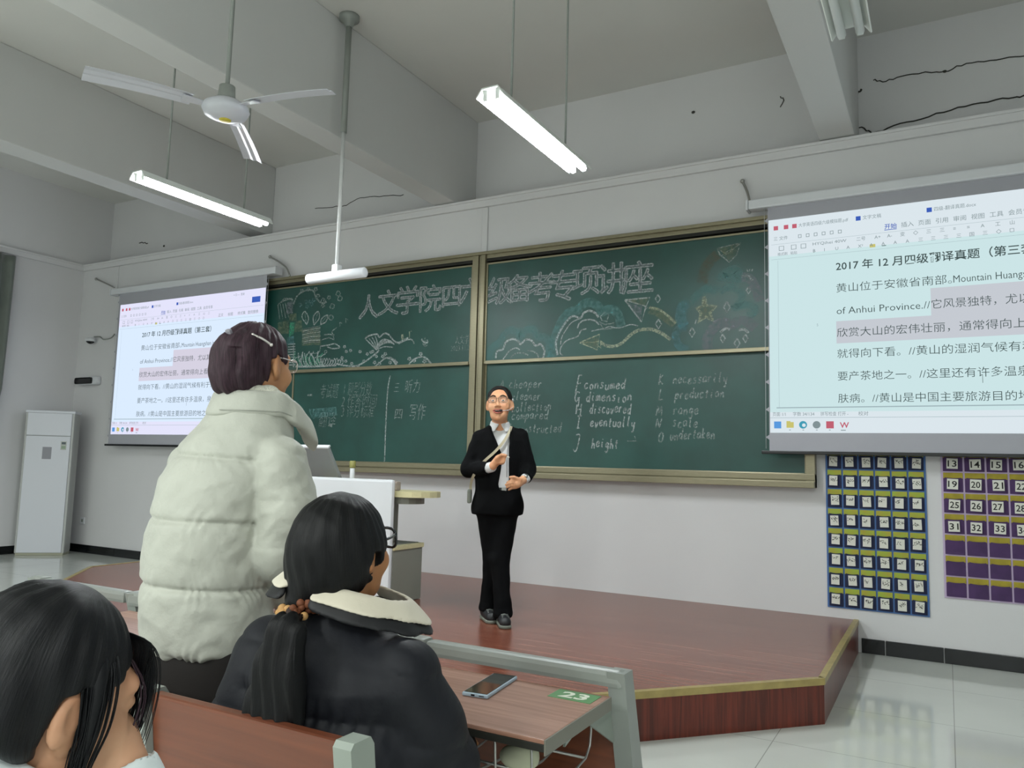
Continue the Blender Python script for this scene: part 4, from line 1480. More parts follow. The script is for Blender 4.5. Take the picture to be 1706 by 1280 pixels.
def bench(x0, x1, label):
    cx = (x0 + x1) / 2
    hw = (x1 - x0) / 2
    t = thing('flip_seat', label, 'seat', (cx, -5.52, 0), 0, 'front row of brown backed seats')
    m = MB()
    m.box(-hw + .040, hw - .040, -.012, .012, .50, .868, 0, .006, (RAD(7), 0, 0), (0, 0, .868))
    m.build('backrest', M['bench'], t)
    for s in (-1, 1):
        sx = s * (hw - .021)
        m = MB()
        q = [(-.03, .872), (-.022, .882), (.022, .882), (.032, .868), (.09, .45), (.09, .03), (.04, .03), (.035, .45)]
        m.prism([Vector((sx - .020, y, z - .008)) for y, z in q], (.040, 0, 0))
        m.box(sx - .021, sx + .021, -.06, .22, 0, .035, 0, .008)
        m.build('post', M['greyl'] if s > 0 else M['grey'], t)
    m = MB()
    m.box(-hw + .06, hw - .06, .07, .40, .42, .445, 0, .01)
    m.build('seat_pan', M['bench'], t)
    return t
bench(-1.468, -.884, 'brown backed seat holding the student in the dark jacket, nearest the aisle')
bench(-2.06, -1.474, 'brown backed seat behind the standing student, mostly hidden by the nearest head')
# ------------------------------------------------------------------ people
def skin(name, col, blush):
    return mat(name, col, 0.52, col2=blush, vscale=9, sss=0.08, bump=.02, bscale=180, spec=.35)
M['skin_a'] = skin('skin_warm', 'd8a580', 'cf946e')
M['skin_b'] = skin('skin_standing', 'c08f68', 'b37f5a')
M['skin_c'] = skin('skin_seated', 'bf8a5e', 'b37a50')
M['skin_d'] = skin('skin_near', 'c79b7c', 'b98566')
def hairm(name, col, col2, rough=.5, sx=34):
    """hair: streaks follow the flow attribute laid from the crown to the ends"""
    N = NT(name)
    b = N.b
    b.inputs['Roughness'].default_value = rough
    b.inputs['Specular IOR Level'].default_value = .26
    at_ = N.n('ShaderNodeAttribute', attribute_name='flow')
    mp = N.n('ShaderNodeMapping')
    mp.inputs['Scale'].default_value = (sx, 2.2, 1)
    N.l(at_.outputs['Vector'], mp.inputs['Vector'])
    nz = N.n('ShaderNodeTexNoise', i_Scale=1.0, i_Detail=5.0, i_Roughness=.65)
    N.l(mp.outputs[0], nz.inputs['Vector'])
    rp = N.n('ShaderNodeValToRGB')
    rp.color_ramp.elements[0].color = lin(col2)
    rp.color_ramp.elements[1].color = lin(col)
    rp.color_ramp.elements[0].position = .38
    rp.color_ramp.elements[1].position = .66
    N.l(nz.outputs['Fac'], rp.inputs[0])
    N.l(rp.outputs[0], b.inputs['Base Color'])
    bp = N.n('ShaderNodeBump', i_Strength=.45, i_Distance=.004)
    N.l(nz.outputs['Fac'], bp.inputs['Height'])
    N.l(bp.outputs[0], b.inputs['Normal'])
    return N.m
def flow(o, ps):
    me = o.data
    n = len(me.vertices)
    co = np.empty(n * 3, np.float32)
    me.vertices.foreach_get('co', co)
    co = co.reshape(-1, 3)
    if ps is None:
        v = np.stack([(co[:, 0] * .75 - co[:, 1] * .66) * 14, co[:, 2] * 3, co[:, 2] * 0], 1)
    else:
        Q = ps.loc(co)
        ang = np.arctan2(Q[:, 0], -(Q[:, 1] - .015))
        v = np.stack([ang, np.linalg.norm(Q[:, :2], axis=1) * 6 - Q[:, 2] * 9, ang * 0], 1)
    a = me.attributes.new('flow', 'FLOAT_VECTOR', 'POINT')
    a.data.foreach_set('vector', v.astype(np.float32).ravel())
    return o
M['hair_black'] = hairm('hair_black', '090a0d', '040506')
M['hair_blue'] = hairm('hair_blue_black', '0a0c11', '040507', .46)
M['hair_brown'] = hairm('hair_plum_brown', '44303a', '281b22', .5)
M['hair_short'] = mat('hair_short', '12100e', .7, bump=.3, bscale=150, spec=.2)
M['suit'] = mat('black_suit', '060709', .85, var=.3, vscale=8, bump=.08, bscale=120, spec=.12)
M['trouser'] = mat('black_trousers', '050608', .85, var=.25, vscale=8, bump=.08, bscale=120, spec=.12)
M['shirt'] = mat('white_shirt', 'd9dadb', .75, var=.05, vscale=20, bump=.1, bscale=50)
M['puffw'] = mat('white_puffer', 'b6b8ad', .62, var=.06, vscale=6, bump=.35, bscale=30, sheen=.15)
M['puffk'] = mat('dark_puffer', '15171e', .62, var=.22, vscale=7, bump=.25, bscale=24, spec=.3)
M['cream'] = mat('cream_lining', 'd4cdba', .8, var=.06, vscale=10, bump=.1, bscale=60, sheen=.2)
M['fleece'] = mat('fleece', 'd8d8c8', .95, var=.08, vscale=60, bump=.8, bscale=170, sheen=.4)
M['blouse'] = mat('pale_top', 'd3dcdd', .75, var=.05, vscale=7, bump=.12, bscale=30, sheen=.1)
M['shoe'] = mat('shoe_black', '14161a', .5, bump=.1, bscale=60)
M['sole'] = mat('shoe_sole', '6e7268', .6)
M['strap'] = mat('beige_strap', 'b8ae94', .7)
M['eye'] = mat('eye_white', 'ddd9d2', .25)
M['iris'] = mat('iris', '1a120d', .2)
M['lip'] = mat('lip', 'a85a4c', .45)
M['mouth'] = mat('mouth_dark', '3a1512', .6)
M['teeth'] = mat('teeth', 'd8d4c8', .3)
M['lens'] = mat('clear_lens', 'ffffff', .03, alpha=.05)
M['gmetal'] = mat('spectacle_metal', '6f6050', .3, metal=.7)
M['gsilver'] = mat('spectacle_silver', 'd8d4d0', .25, metal=.6)

class Pose:
    """a head or limb frame: centre c, facing angle th clockwise from +y, pitch down, roll, scale"""
    def __init__(self, c, th, pitch=0.0, roll=0.0, s=1.0):
        self.c = A(*c)
        self.s = s
        R_ = Matrix.Rotation(-RAD(th), 3, 'Z') @ Matrix.Rotation(-RAD(pitch), 3, 'X') @ Matrix.Rotation(RAD(roll), 3, 'Y')
        self.m = R_
        self.R = np.array(R_, dtype=np.float32)
    def loc(self, P):
        return ((P - self.c) @ self.R) / self.s
    def pt(self, x, y, z):
        return Vector(self.c.tolist()) + self.m @ Vector((x, y, z)) * self.s
    def pts(self, L):
        return [self.pt(*p) for p in L]

def head_d(Q, female=True, smile=False):
    """adult head, x to its own right, y forward, z up, centre between the ears"""
    d = ell(Q, (0, -.014, .036), (.073, .093, .083))
    d = smin(d, ell(Q, (0, .022, -.022), (.062, .068, .088)), .035)
    jw = .040 if female else .046
    d = smin(d, ell(Q, (0, .048, -.080), (jw, .040, .032)), .035)
    d = smin(d, ell(Q, (0, .075, -.100), (.018, .016, .014)), .02)
    for sx in (-1, 1):
        d = smin(d, ell(Q, (sx * .040, .062, -.026), (.026, .026, .026)), .025)
        d = smin(d, cap(Q, (sx * .012, .090, .034), (sx * .045, .074, .034), .010), .02)
        d = smax(d, -ell(Q, (sx * .032, .103, .012), (.022, .018, .013)), .014)
        d = smin(d, ell(Q, (sx * .032, .079, .012), (.0155, .013, .011)), .006)
        # ear: rim with a hollow and a lobe
        ear = ell(Q, (sx * .079, -.013, .002), (.011, .022, .034), np.array(Matrix.Rotation(sx * .42, 3, 'Z') @ Matrix.Rotation(-.2, 3, 'X'), dtype=np.float32))
        ear = smin(ear, ell(Q, (sx * .072, -.002, -.026), (.007, .010, .012)), .01)
        ear = smax(ear, -ell(Q, (sx * .092, -.007, .006), (.010, .012, .020)), .006)
        ear = smin(ear, ell(Q, (sx * .074, .004, .0), (.006, .006, .009)), .005)
        d = smin(d, ear, .010)
    d = smin(d, cap(Q, (0, .088, .022), (0, .108, -.022), .006, .010), .014)
    for sx in (-1, 1):
        d = smin(d, ell(Q, (sx * .012, .098, -.026), (.009, .010, .007)), .008)
    if smile:
        d = smax(d, -ell(Q, (0, .100, -.060), (.027, .022, .011)), .008)
    else:
        d = smin(d, ell(Q, (0, .090, -.052), (.022, .010, .006)), .008)
        d = smin(d, ell(Q, (0, .088, -.063), (.018, .010, .007)), .008)
    return d

def hand_d(P, wrist, palm, tips, thumb, k=.012, fr=.0085):
    """palm from wrist to knuckle centre; each finger a 3 point chain; thumb chain"""
    d = chain(P, [wrist, palm], [.024, .030])
    for f in tips:
        d = smin(d, chain(P, f, [fr * 1.1, fr, fr * .85][:len(f)]), k * .5)
    d = smin(d, chain(P, thumb, [fr * 1.35, fr * 1.1, fr * .9][:len(thumb)]), k)
    return d

def glasses(ps, parent, m_, wide=.062, z=.012, y=.112, rim=.0022, lens=(.026, .019), temple=True, half=False, name='spectacles'):
    m = MB()
    for sx in (-1, 1):
        pts = []
        for k in range(21):
            a = 2 * PI * k / 20
            u = math.copysign(abs(math.cos(a)) ** .7, math.cos(a))
            v = math.copysign(abs(math.sin(a)) ** .7, math.sin(a))
            pts.append(ps.pt(sx * .033 + u * lens[0], y - abs(sx * .033 + u * lens[0]) ** 2 * 3.2, z + v * lens[1]))
        m.tube(pts, rim, 6, 0, False)
        if temple:
            m.tube(spline(ps.pts([(sx * .059, y - .012, z + .010), (sx * .075, .06, z + .012), (sx * .08, -.01, z + .016), (sx * .079, -.03, z - .008)]), 4), rim * 1.05, 6)
    m.tube(spline(ps.pts([(-.008, y, z + .004), (0, y + .003, z + .008), (.008, y, z + .004)]), 3), rim, 6)
    g = m.build(name, m_, parent)
    for sx in (-1, 1):
        m = MB()
        c = [ps.pt(sx * .033 + math.copysign(abs(math.cos(2 * PI * k / 20)) ** .7, math.cos(2 * PI * k / 20)) * lens[0],
                   y - abs(sx * .033 + math.cos(2 * PI * k / 20) * lens[0]) ** 2 * 3.2,
                   z + math.copysign(abs(math.sin(2 * PI * k / 20)) ** .7, math.sin(2 * PI * k / 20)) * lens[1]) for k in range(20)]
        m.raw(c, [list(range(20))])
        m.build('lens', M['lens'], g)
    return g

def strands(name, paths, r, m_, parent, n=5, core=None, core_r=None):
    m = MB()
    for p in paths:
        q = spline(p, 5)
        k = len(q)
        m.tube(q, [r * (1 - .75 * (i / (k - 1)) ** 2) for i in range(k)], n)
    if core:
        u = np.linspace(0, 1, len(core))
        m.tube(core, list(np.interp(u, np.linspace(0, 1, len(core_r)), core_r)), 10)
    return m.build(name, m_, parent)
# ---- the student standing in the white padded jacket. Local frame: x to the photo's right, y away from the camera
S = thing('person', 'person standing with plum-brown pinned-up hair in a white quilted jacket', 'person', (-1.704, -5.1, 0), RAD(48.41))
sp = Pose((.040, .02, 1.602), 42, -3, 0, .95)
SF, SR = (.669, .743), (.743, -.669)
def s_body(P):
    d = head_d(sp.loc(P)) * sp.s
    d = smin(d, cap(P, (.022, .0, 1.55), (.01, .0, 1.40), .050, .055), .03)
    d = smin(d, echain(P, [(.80, -.055, 0, .15, .11, -RAD(42)), (1.0, -.06, 0, .12, .09, -RAD(42)), (1.25, -.045, .0, .14, .10, -RAD(42)), (1.37, 0, .01, .13, .08, -RAD(42)), (1.42, .01, .01, .07, .06, 0)]), .04)
    d = smin(d, chain(P, [(.105, -.105, 1.32), (.122, -.108, 1.11), (.148, .045, .975)], [.05, .04, .026], .02), .02)
    d = smin(d, chain(P, [(-.125, .115, 1.32), (-.14, .15, 1.11), (-.02, .25, .985)], [.05, .04, .026], .02), .02)
    for w, p, q in (((.148, .045, .975), (.160, .10, .955), 1), ((-.02, .25, .985), (.03, .29, .97), -1)):
        h_ = chain(P, [w, p], [.025, .028])
        for k in range(4):
            o = (k - 1.5) * .017
            a = (p[0] + o * .3, p[1] + .01, p[2] + o)
            h_ = smin(h_, chain(P, [a, (a[0] + .012, a[1] + .045, a[2] - .004), (a[0] - .006, a[1] + .06, a[2] - .02), (a[0] - .02, a[1] + .045, a[2] - .03)], [.010, .009, .0085, .0075]), .006)
        h_ = smin(h_, chain(P, [(p[0] - .015, p[1] - .01, p[2] + .015), (p[0] - .02, p[1] + .035, p[2] + .035), (p[0] - .005, p[1] + .06, p[2] + .03)], [.013, .010, .009]), .01)
        d = smin(d, h_, .012)
    d = smin(d, chain(P, [(.0, -.055, .80), (.01, -.05, .45), (.0, -.06, .06)], [.08, .055, .04], .02), .03)
    d = smin(d, chain(P, [(-.11, .05, .80), (-.10, .06, .45), (-.11, .05, .06)], [.08, .055, .04], .02), .03)
    return d
body('body', s_body, (-.28, -.2, .0), (.24, .38, 1.76), .0055, M['skin_b'], S)
def s_hair(P):
    Q = sp.loc(P)
    d = ell(Q, (0, -.016, .038), (.085, .107, .099))
    d = smin(d, ell(Q, (-.012, -.085, -.018), (.076, .068, .085)), .04)
    d = smin(d, ell(Q, (.0, -.10, .045), (.060, .05, .05)), .03)
    face = smax(.058 - Q[:, 1] + .25 * np.maximum(Q[:, 2] - .02, 0), Q[:, 2] - .070, .01)
    d = smax(d, -face, .012)
    jaw_ = smax(-.024 - Q[:, 1] - .35 * np.minimum(Q[:, 2] + .02, 0), Q[:, 2] - .012, .01)
    d = smax(d, -jaw_, .012)
    d = smax(d, -ell(Q, (.080, -.006, -.002), (.022, .026, .040)), .006)
    d = smax(d, -ell(Q, (-.080, -.006, -.002), (.022, .026, .040)), .006)
    d = smax(d, -.085 - Q[:, 2], .02)
    ang = np.arctan2(Q[:, 0], -Q[:, 1])
    groove = np.sin(ang * 17 + 1.5 * np.sin(Q[:, 2] * 30) + 1.2 * np.sin(ang * 5)) * .0028
    # the twist of hair at the back divided by a parting
    groove = groove + .010 * np.exp(-((ang - .25) / .10) ** 2) * (Q[:, 2] < .05)
    return (d + groove + .002 * wob(Q, 70, 2.0)) * sp.s
hs_ = flow(body('hair', s_hair, (-.14, -.16, 1.48), (.16, .16, 1.76), .0038, M['hair_brown'], S), sp)
rs = random.Random(3)
pth = []
for k in range(46):
    a = rs.uniform(-1.2, 1.0)
    r_ = .135
    z0 = rs.uniform(.0, .06)
    b0 = (math.sin(a) * .085, -math.cos(a) * .125 - .01, z0)
    pth.append(sp.pts([(b0[0] * .9, b0[1] * .85, z0 + .04), (b0[0] * 1.08, b0[1] * 1.08, z0), (b0[0] * 1.0, b0[1] * 1.04, z0 - .06), (b0[0] * .85, b0[1] * .95, z0 - .075 - rs.uniform(0, .02))]))
strands('loose_strands', pth, .0007, M['hair_brown'], hs_)
m = MB()
m.tube(spline(sp.pts([(.052, -.087, .088), (.070, -.068, .078), (.082, -.044, .062)]), 4), .0035, 8)
m.ball(sp.pt(.052, -.087, .088), (.005, .005, .005))
m.ball(sp.pt(.082, -.044, .062), (.005, .005, .005))
m.build('hairpin', M['gsilver'], S)
m = MB()
m.box(-.009, .009, -.006, .006, -.024, .024, 0, .005)
cl = m.build('claw_clip', mat('clip_grey', '8c8a92', .3), S)
cl.matrix_local = Matrix.Translation(sp.pt(.0, -.116, .080)) @ sp.m.to_4x4() @ Matrix.Rotation(.55, 4, 'X')
m = MB()
for k in range(4):
    m.tube(spline(sp.pts([(-.012 + .008 * k, -.126, .070), (-.012 + .008 * k, -.142, .048), (-.010 + .006 * k, -.148, .022)]), 3), .003, 6)
m.build('clip_teeth', M['black'], S)
glasses(sp, S, M['gsilver'], y=.116, rim=.0017)
for sx in (-1, 1):
    e = MB().ball(sp.pt(sx * .032, .0800, .011), (.0095, .0095, .006)).build('eye', M['eye'], S)
def quilt(z, z0, step, amp):
    return amp * np.abs(np.sin(np.pi * (z - z0) / step)) ** .45
def s_torso(P, o=0.0):
    return echain(P, [(.836, -.045, .0, .176 + o, .158 + o, -RAD(42)), (.89, -.050, 0, .182 + o, .162 + o, -RAD(42)), (1.0, -.058, 0, .180 + o, .164 + o, -RAD(42)), (1.16, -.055, .0, .176 + o, .164 + o, -RAD(42)),
                       (1.29, -.032, .008, .178 + o, .154 + o, -RAD(42)), (1.38, -.004, .012, .170 + o, .136 + o, -RAD(42)), (1.44, .018, .016, .140 + o, .120 + o, -RAD(42)), (1.50, .032, .018, .110 + o, .105 + o, -RAD(42))])
def s_jacket(P):
    z = P[:, 2]
    tilt = .05 * P[:, 0] + .006 * wob(P, 7, 2.0)
    d = s_torso(P, -.004)
    g = np.abs(np.sin(np.pi * (z + tilt - .842) / .168))
    am = np.clip((1.40 - z) / .05, 0, 1)
    sd = np.abs(((z + tilt - .842) / .168 + .5) % 1 - .5) * .168
    d = d - (.006 * g ** .5 - .004) * am + .008 * np.exp(-(sd / .0065) ** 2) * am * np.clip((z - .89) / .02, 0, 1)
    ang = np.arctan2(P[:, 1], P[:, 0] + .05)
    d = d + .0022 * np.sin(ang * 27 + 7 * np.sin(z * 21 + ang * 2) + 4 * np.sin(ang * 7)) * (1 - g) ** 1.3 * am
    # slanting drag folds
    d = d + .005 * wob(P * A(1, 1, .8), 13, 1.0) + .0045 * np.abs(wob(P * A(.8, .8, 1.6), 24, 4.0)) + .0022 * wob(P, 52, 2.0)
    ra = [(.108, -.108, 1.335), (.132, -.118, 1.22), (.122, -.108, 1.10), (.150, .035, .972)]
    ar = chain(P, ra, [.070, .072, .066, .047], .03)
    ar = ar - .004 * np.abs(np.sin(np.pi * (z - 1.0) / .12)) ** .5 + .005 * wob(P, 20, 7.0) + .005 * np.abs(wob(P * A(1, 1, 1.5), 34, 2.0)) + .0022 * wob(P, 60, 1.0)
    ar = smax(ar, -cap(P, (.142, .02, .985), (.165, .10, .95), .038), .006)
    la = chain(P, [(-.115, .112, 1.325), (-.105, .135, 1.10), (-.02, .25, .985)], [.070, .062, .048], .03)
    la = la + .004 * wob(P, 24, 3.0)
    k_ = .010
    d = smin(smin(d, ar, .012), la, .02)
    return smax(d, -ell(P, (.036, .02, 1.52), (.072, .070, .10)), .01)
body('jacket', s_jacket, (-.30, -.24, .76), (.26, .34, 1.54), .005, M['puffw'], S, 1, True)
def s_collar(P, r0=.105, th=.0155, up=0.0, drop=0.0):
    q = P[:, :2] - A(.040, .018)
    fd = q @ A(*SF)
    rr = np.linalg.norm(q / A(1.04, .96), axis=1)
    z = P[:, 2]
    mid = 1.488 - .52 * np.maximum(fd, -.02) + up
    d = np.abs(rr - (r0 + .16 * np.maximum(fd, 0) + (1.49 - z) * .30)) - th
    d = smax(d, np.abs(z - mid) - (.036 - drop), .016)
    gap = smax(.03 - fd, np.abs(q @ A(*SR)) - .035 - .4 * np.maximum(fd - .05, 0), .01)
    return smax(d, -gap, .012)
cl_ = body('collar', lambda P: s_collar(P) + .004 * wob(P, 28, 2.0), (-.16, -.16, 1.36), (.24, .22, 1.60), .0045, M['puffw'], S)
body('collar_lining', lambda P: s_collar(P, .094, .012, .017, .002) + .003 * wob(P, 60, 2.0), (-.16, -.16, 1.36), (.24, .22, 1.60), .0045, M['fleece'], cl_)
m = MB()
q = []
for k in range(12):
    a = -2.35 + k * .16
    q.append(Vector((.040 + .1285 * math.cos(a) * 1.04, .018 + .1285 * math.sin(a) * .96, 1.464 - .26 * max(-.04, .1285 * (math.cos(a) * SF[0] + math.sin(a) * SF[1])))))
m.tube(spline(q, 3), .0011, 5)
m.build('collar_seam', mat('seam_grey', '9a9d94', .8), cl_)
def s_tr(P):
    d = chain(P, [(.0, -.055, .84), (.01, -.05, .45), (.0, -.06, .09)], [.105, .085, .075], .02)
    d = smin(d, chain(P, [(-.11, .05, .84), (-.10, .06, .45), (-.11, .05, .09)], [.105, .085, .075], .02), .03)
    d = smin(d, echain(P, [(.74, -.055, 0, .155, .13, -RAD(42)), (.95, -.055, 0, .16, .13, -RAD(42))]), .04)
    return smax(d + .004 * wob(P, 22, 1.0), .04 - P[:, 2], .01)
body('trousers', s_tr, (-.26, -.2, .0), (.15, .2, .98), .008, mat('dark_brown_trousers', '171210', .8), S)
for (x, y) in ((.02, -.03), (-.09, .08)):
    body('shoe', lambda P, x=x, y=y: smax(cap(P, (x - .03, y - .03, .05), (x + .09, y + .10, .035), .045, .042), .004 - P[:, 2], .006), (x - .12, y - .12, -.01), (x + .18, y + .2, .12), .007, M['shoe'], S)

# ---- the seated student in the dark padded jacket
D = thing('person', 'person seated with a long black ponytail, glasses and a dark padded jacket with cream collar', 'person', (-1.148, -5.3, 0), RAD(41.16))
dp = Pose((.010, .005, 1.148), 40, -8, 0, .99)
DF, DR = (.656, .755), (.755, -.656)
RB = -RAD(41)
def d_body(P):
    d = head_d(dp.loc(P)) * dp.s
    d = smin(d, cap(P, (-.005, -.02, 1.10), (-.005, -.02, .98), .050, .056), .03)
    d = smin(d, echain(P, [(.44, .0, 0, .16, .13, RB), (.60, .0, 0, .15, .11, RB), (.85, .0, -.01, .17, .11, RB), (.94, .0, 0, .15, .08, RB), (1.0, .0, -.01, .07, .06, 0)]), .04)
    d = smin(d, chain(P, [(.135, -.115, .90), (.215, -.03, .72), (.29, .20, .655)], [.05, .04, .027], .02), .02)
    d = smin(d, chain(P, [(-.135, .115, .90), (-.16, .14, .72), (.06, .34, .655)], [.05, .04, .027], .02), .02)
    for w, p in (((.29, .20, .655), (.30, .25, .65)), ((.06, .34, .655), (.10, .37, .65))):
        h_ = chain(P, [w, p], [.025, .028])
        for k in range(4):
            o = (k - 1.5) * .018
            a = (p[0] - o * .7, p[1] + .015 + o * .6, p[2])
            h_ = smin(h_, chain(P, [a, (a[0] + .03, a[1] + .035, a[2] + .004), (a[0] + .045, a[1] + .052, a[2] - .014)], [.010, .009, .0078]), .006)
        h_ = smin(h_, chain(P, [p, (p[0] - .03, p[1] + .02, p[2] + .01), (p[0] - .025, p[1] + .05, p[2] + .005)], [.014, .010, .009]), .01)
        d = smin(d, h_, .012)
    for s_ in (-1, 1):
        hx, hy = .085 * s_ * DR[0], .085 * s_ * DR[1]
        d = smin(d, chain(P, [(hx, hy, .53), (hx + .40 * DF[0], hy + .40 * DF[1], .53), (hx + .42 * DF[0], hy + .42 * DF[1], .08)], [.075, .055, .04], .02), .03)
    return d
body('body', d_body, (-.26, -.24, .02), (.42, .52, 1.30), .006, M['skin_c'], D)
def d_hair(P):
    Q = dp.loc(P)
    d = ell(Q, (0, -.020, .034), (.092, .116, .103))
    d = smin(d, ell(Q, (-.008, -.070, -.030), (.070, .060, .078)), .05)
    d = smin(d, ell(Q, (.060, -.012, .0), (.030, .060, .060)), .03)
    d = smin(d, ell(Q, (-.060, -.012, .0), (.030, .060, .060)), .03)
    face = smax(.050 - Q[:, 1] + .45 * np.maximum(Q[:, 2] - .0, 0), Q[:, 2] - .078, .01)
    d = smax(d, -face, .012)
    # hair swept back just above and behind the ear
    low = smax(.040 - (Q[:, 1] - Q[:, 2]), -.022 - Q[:, 1], .01)
    d = smax(d, -low, .010)
    d = smax(d, -ell(Q, (.090, -.004, -.016), (.030, .020, .028)), .006)
    d = smax(d, -ell(Q, (-.090, -.004, -.016), (.030, .020, .028)), .006)
    d = smax(d, -.105 - Q[:, 2], .02)
    tail0 = A(*dp.pt(-.028, -.118, -.080))
    Pw = P
    e = cap(Pw, tuple(dp.pt(-.01, -.075, -.045)), tuple(tail0), .062 * 1.0, .026) / dp.s
    d = smin(d, e, .035)
    ang = np.arctan2(Q[:, 0], -Q[:, 1])
    return (d + np.clip(np.linalg.norm(Q[:, :2], axis=1) / .06, 0, 1) ** 2 * np.sin(ang * 23 + 2 * np.sin(Q[:, 2] * 22) + 1.5 * np.sin(ang * 4)) * .0014 + .0016 * wob(Q, 60, 2.0)) * dp.s
dh = flow(body('hair', d_hair, (-.17, -.20, .99), (.15, .16, 1.30), .0038, M['hair_black'], D), dp)
T0 = dp.pt(-.028, -.118, -.080)
pt_ = [T0, Vector((-.090, -.160, 1.015)), Vector((-.100, -.166, .94)), Vector((-.105, -.158, .885)), Vector((-.107, -.152, .85)), Vector((-.106, -.148, .83))]
def d_tail(P):
    q = [tuple(p) for p in pt_]
    d = chain(P * A(1, 1, 1), q, [.022, .036, .050, .056, .056, .030], .03)
    # flatten the tail against the back
    u = (P - A(*pt_[2])) @ A(DF[0], DF[1], 0)
    d = smax(d, np.abs(u + .004) - .026, .02)
    v = (P - A(*pt_[2])) @ A(DR[0], DR[1], 0)
    return d + .0035 * np.sin(v * 210 + 2.0 * np.sin(P[:, 2] * 14)) + .003 * wob(P, 26, 1.0)
dt = flow(body('ponytail', d_tail, (-.26, -.34, .64), (.02, -.10, 1.10), .0042, M['hair_black'], dh), None)
rs = random.Random(8)
pth = []
for k in range(70):
    o = rs.uniform(-1, 1)
    o2 = rs.uniform(-.035, .01)
    pth.append([T0 + Vector((o * .015, o2 * .3, -.01))] + [pt_[i] + Vector((DR[0] * o * w_ - DF[0] * .012, DR[1] * o * w_ - DF[1] * .012 + o2 * .25, rs.uniform(-.01, .01))) for i, w_ in ((1, .033), (2, .049), (3, .058), (4, .06))] + [pt_[5] + Vector((DR[0] * o * .05, DR[1] * o * .05 - .02, rs.uniform(-.012, .02)))])
strands('ponytail_strands', pth, .0014, M['hair_black'], dt)
m = MB()
rs2 = random.Random(5)
ctr = T0 + Vector((-.004, -.008, -.008))
ax1, ax2 = Vector((DR[0], DR[1], .25)).normalized(), Vector((DF[0], DF[1], .3)).normalized()
for k in range(46):
    a = 2 * PI * k / 46 + rs2.uniform(-.1, .1)
    rr = .030 + rs2.uniform(-.004, .008)
    p = ctr + ax1 * math.cos(a) * rr + ax2 * math.sin(a) * rr + Vector((0, 0, rs2.uniform(-.014, .014)))
    m.ball(p, (rs2.uniform(.007, .011),) * 3, rs2.choice((0, 0, 1, 2)), 8, 6)
m.build('scrunchie', [mat('scrunchie_brown', '6b3a1e', .7), mat('scrunchie_tan', 'b98e58', .7), mat('scrunchie_dark', '2b1910', .7)], D)
M['gblack'] = mat('spectacle_black', '14171c', .25)
glasses(dp, D, M['gblack'], y=.118, rim=.0034, lens=(.028, .022), z=.014)
for sx in (-1, 1):
    MB().ball(dp.pt(sx * .032, .0800, .011), (.0095, .0095, .006)).build('eye', M['eye'], D)
def d_torso(P, o=0.0):
    return echain(P, [(.43, .0, 0, .19 + o, .155 + o, RB), (.60, .0, 0, .205 + o, .165 + o, RB), (.78, .0, -.004, .215 + o, .165 + o, RB), (.90, .0, -.004, .205 + o, .148 + o, RB), (.965, .003, -.004, .160 + o, .122 + o, RB), (1.01, .01, .0, .115 + o, .10 + o, RB), (1.045, .015, .004, .09 + o, .088 + o, RB)])
def d_jacket(P):
    z = P[:, 2]
    d = d_torso(P, -.008)
    g = np.abs(np.sin(np.pi * (z + .10 * P[:, 0] - .852) / .19))
    d = d - .014 * g ** .5 * np.clip((1.0 - z) / .06, .2, 1)
    ang = np.arctan2(P[:, 1], P[:, 0])
    d = d + .003 * np.sin(ang * 36 + 3 * np.sin(z * 27)) * (1 - g) ** 2 + .005 * wob(P, 16, 3.0) + .003 * wob(P, 36, 6.0)
    ar = chain(P, [(.130, -.102, .905), (.185, -.085, .80), (.222, -.035, .715), (.29, .19, .657)], [.080, .074, .074, .050], .03)
    ar = ar - .008 * np.abs(np.sin(np.pi * (z + .2 * P[:, 0] - .83) / .13)) ** .5 + .005 * wob(P, 22, 5.0)
    ar = smax(ar, -cap(P, (.283, .165, .66), (.31, .26, .645), .037), .006)
    la = chain(P, [(-.135, .105, .905), (-.165, .09, .79), (-.155, .15, .71), (.05, .33, .657)], [.085, .082, .076, .050], .03)
    la = la - .008 * np.abs(np.sin(np.pi * (z - .83) / .13)) ** .5 + .005 * wob(P, 22, 9.0)
    d = smin(smin(d, ar, .025), la, .025)
    wy = .658 * P[:, 0] + .753 * P[:, 1]
    d = smax(d, -.196 + np.clip(.868 - z, -.03, .4) * .12 - wy, .012)
    return smax(d, -ell(P, (.015, .0, 1.05), (.075, .072, .10)), .01)
body('jacket', d_jacket, (-.30, -.28, .40), (.38, .42, 1.09), .005, M['puffk'], D)
def d_collar(P, r0, th, zo, hh, sl):
    q = P[:, :2] - A(.030, .012)
    x = P[:, 0]
    z = P[:, 2] - (1.060 - .27 * np.maximum(x - .02, -.13)) - zo
    rr = np.linalg.norm(q / A(1.08, .92), axis=1)
    d = (np.abs(rr - (r0 - z * sl)) - th) * .8
    d = smax(d, np.abs(z) - hh, .008)
    an = np.arctan2(q[:, 1], q[:, 0])
    gap = np.maximum(np.abs(an + 2.42) - .20, -z - .5)
    d = smax(d, -gap * .10, .01)
    front = np.abs(an - 1.35) - .2
    return smax(d, -front * .10, .01)
cc = body('collar', lambda P: d_collar(P, .134, .008, .008, .018, 1.15) + .0025 * wob(P, 24, 1.0), (-.24, -.24, .93), (.30, .25, 1.17), .0034, M['cream'], D)
body('collar_trim', lambda P: d_collar(P, .150, .009, -.018, .014, .7) + .003 * wob(P, 30, 2.0), (-.26, -.26, .90), (.32, .27, 1.14), .0045, mat('collar_black', '0f1014', .6), cc)
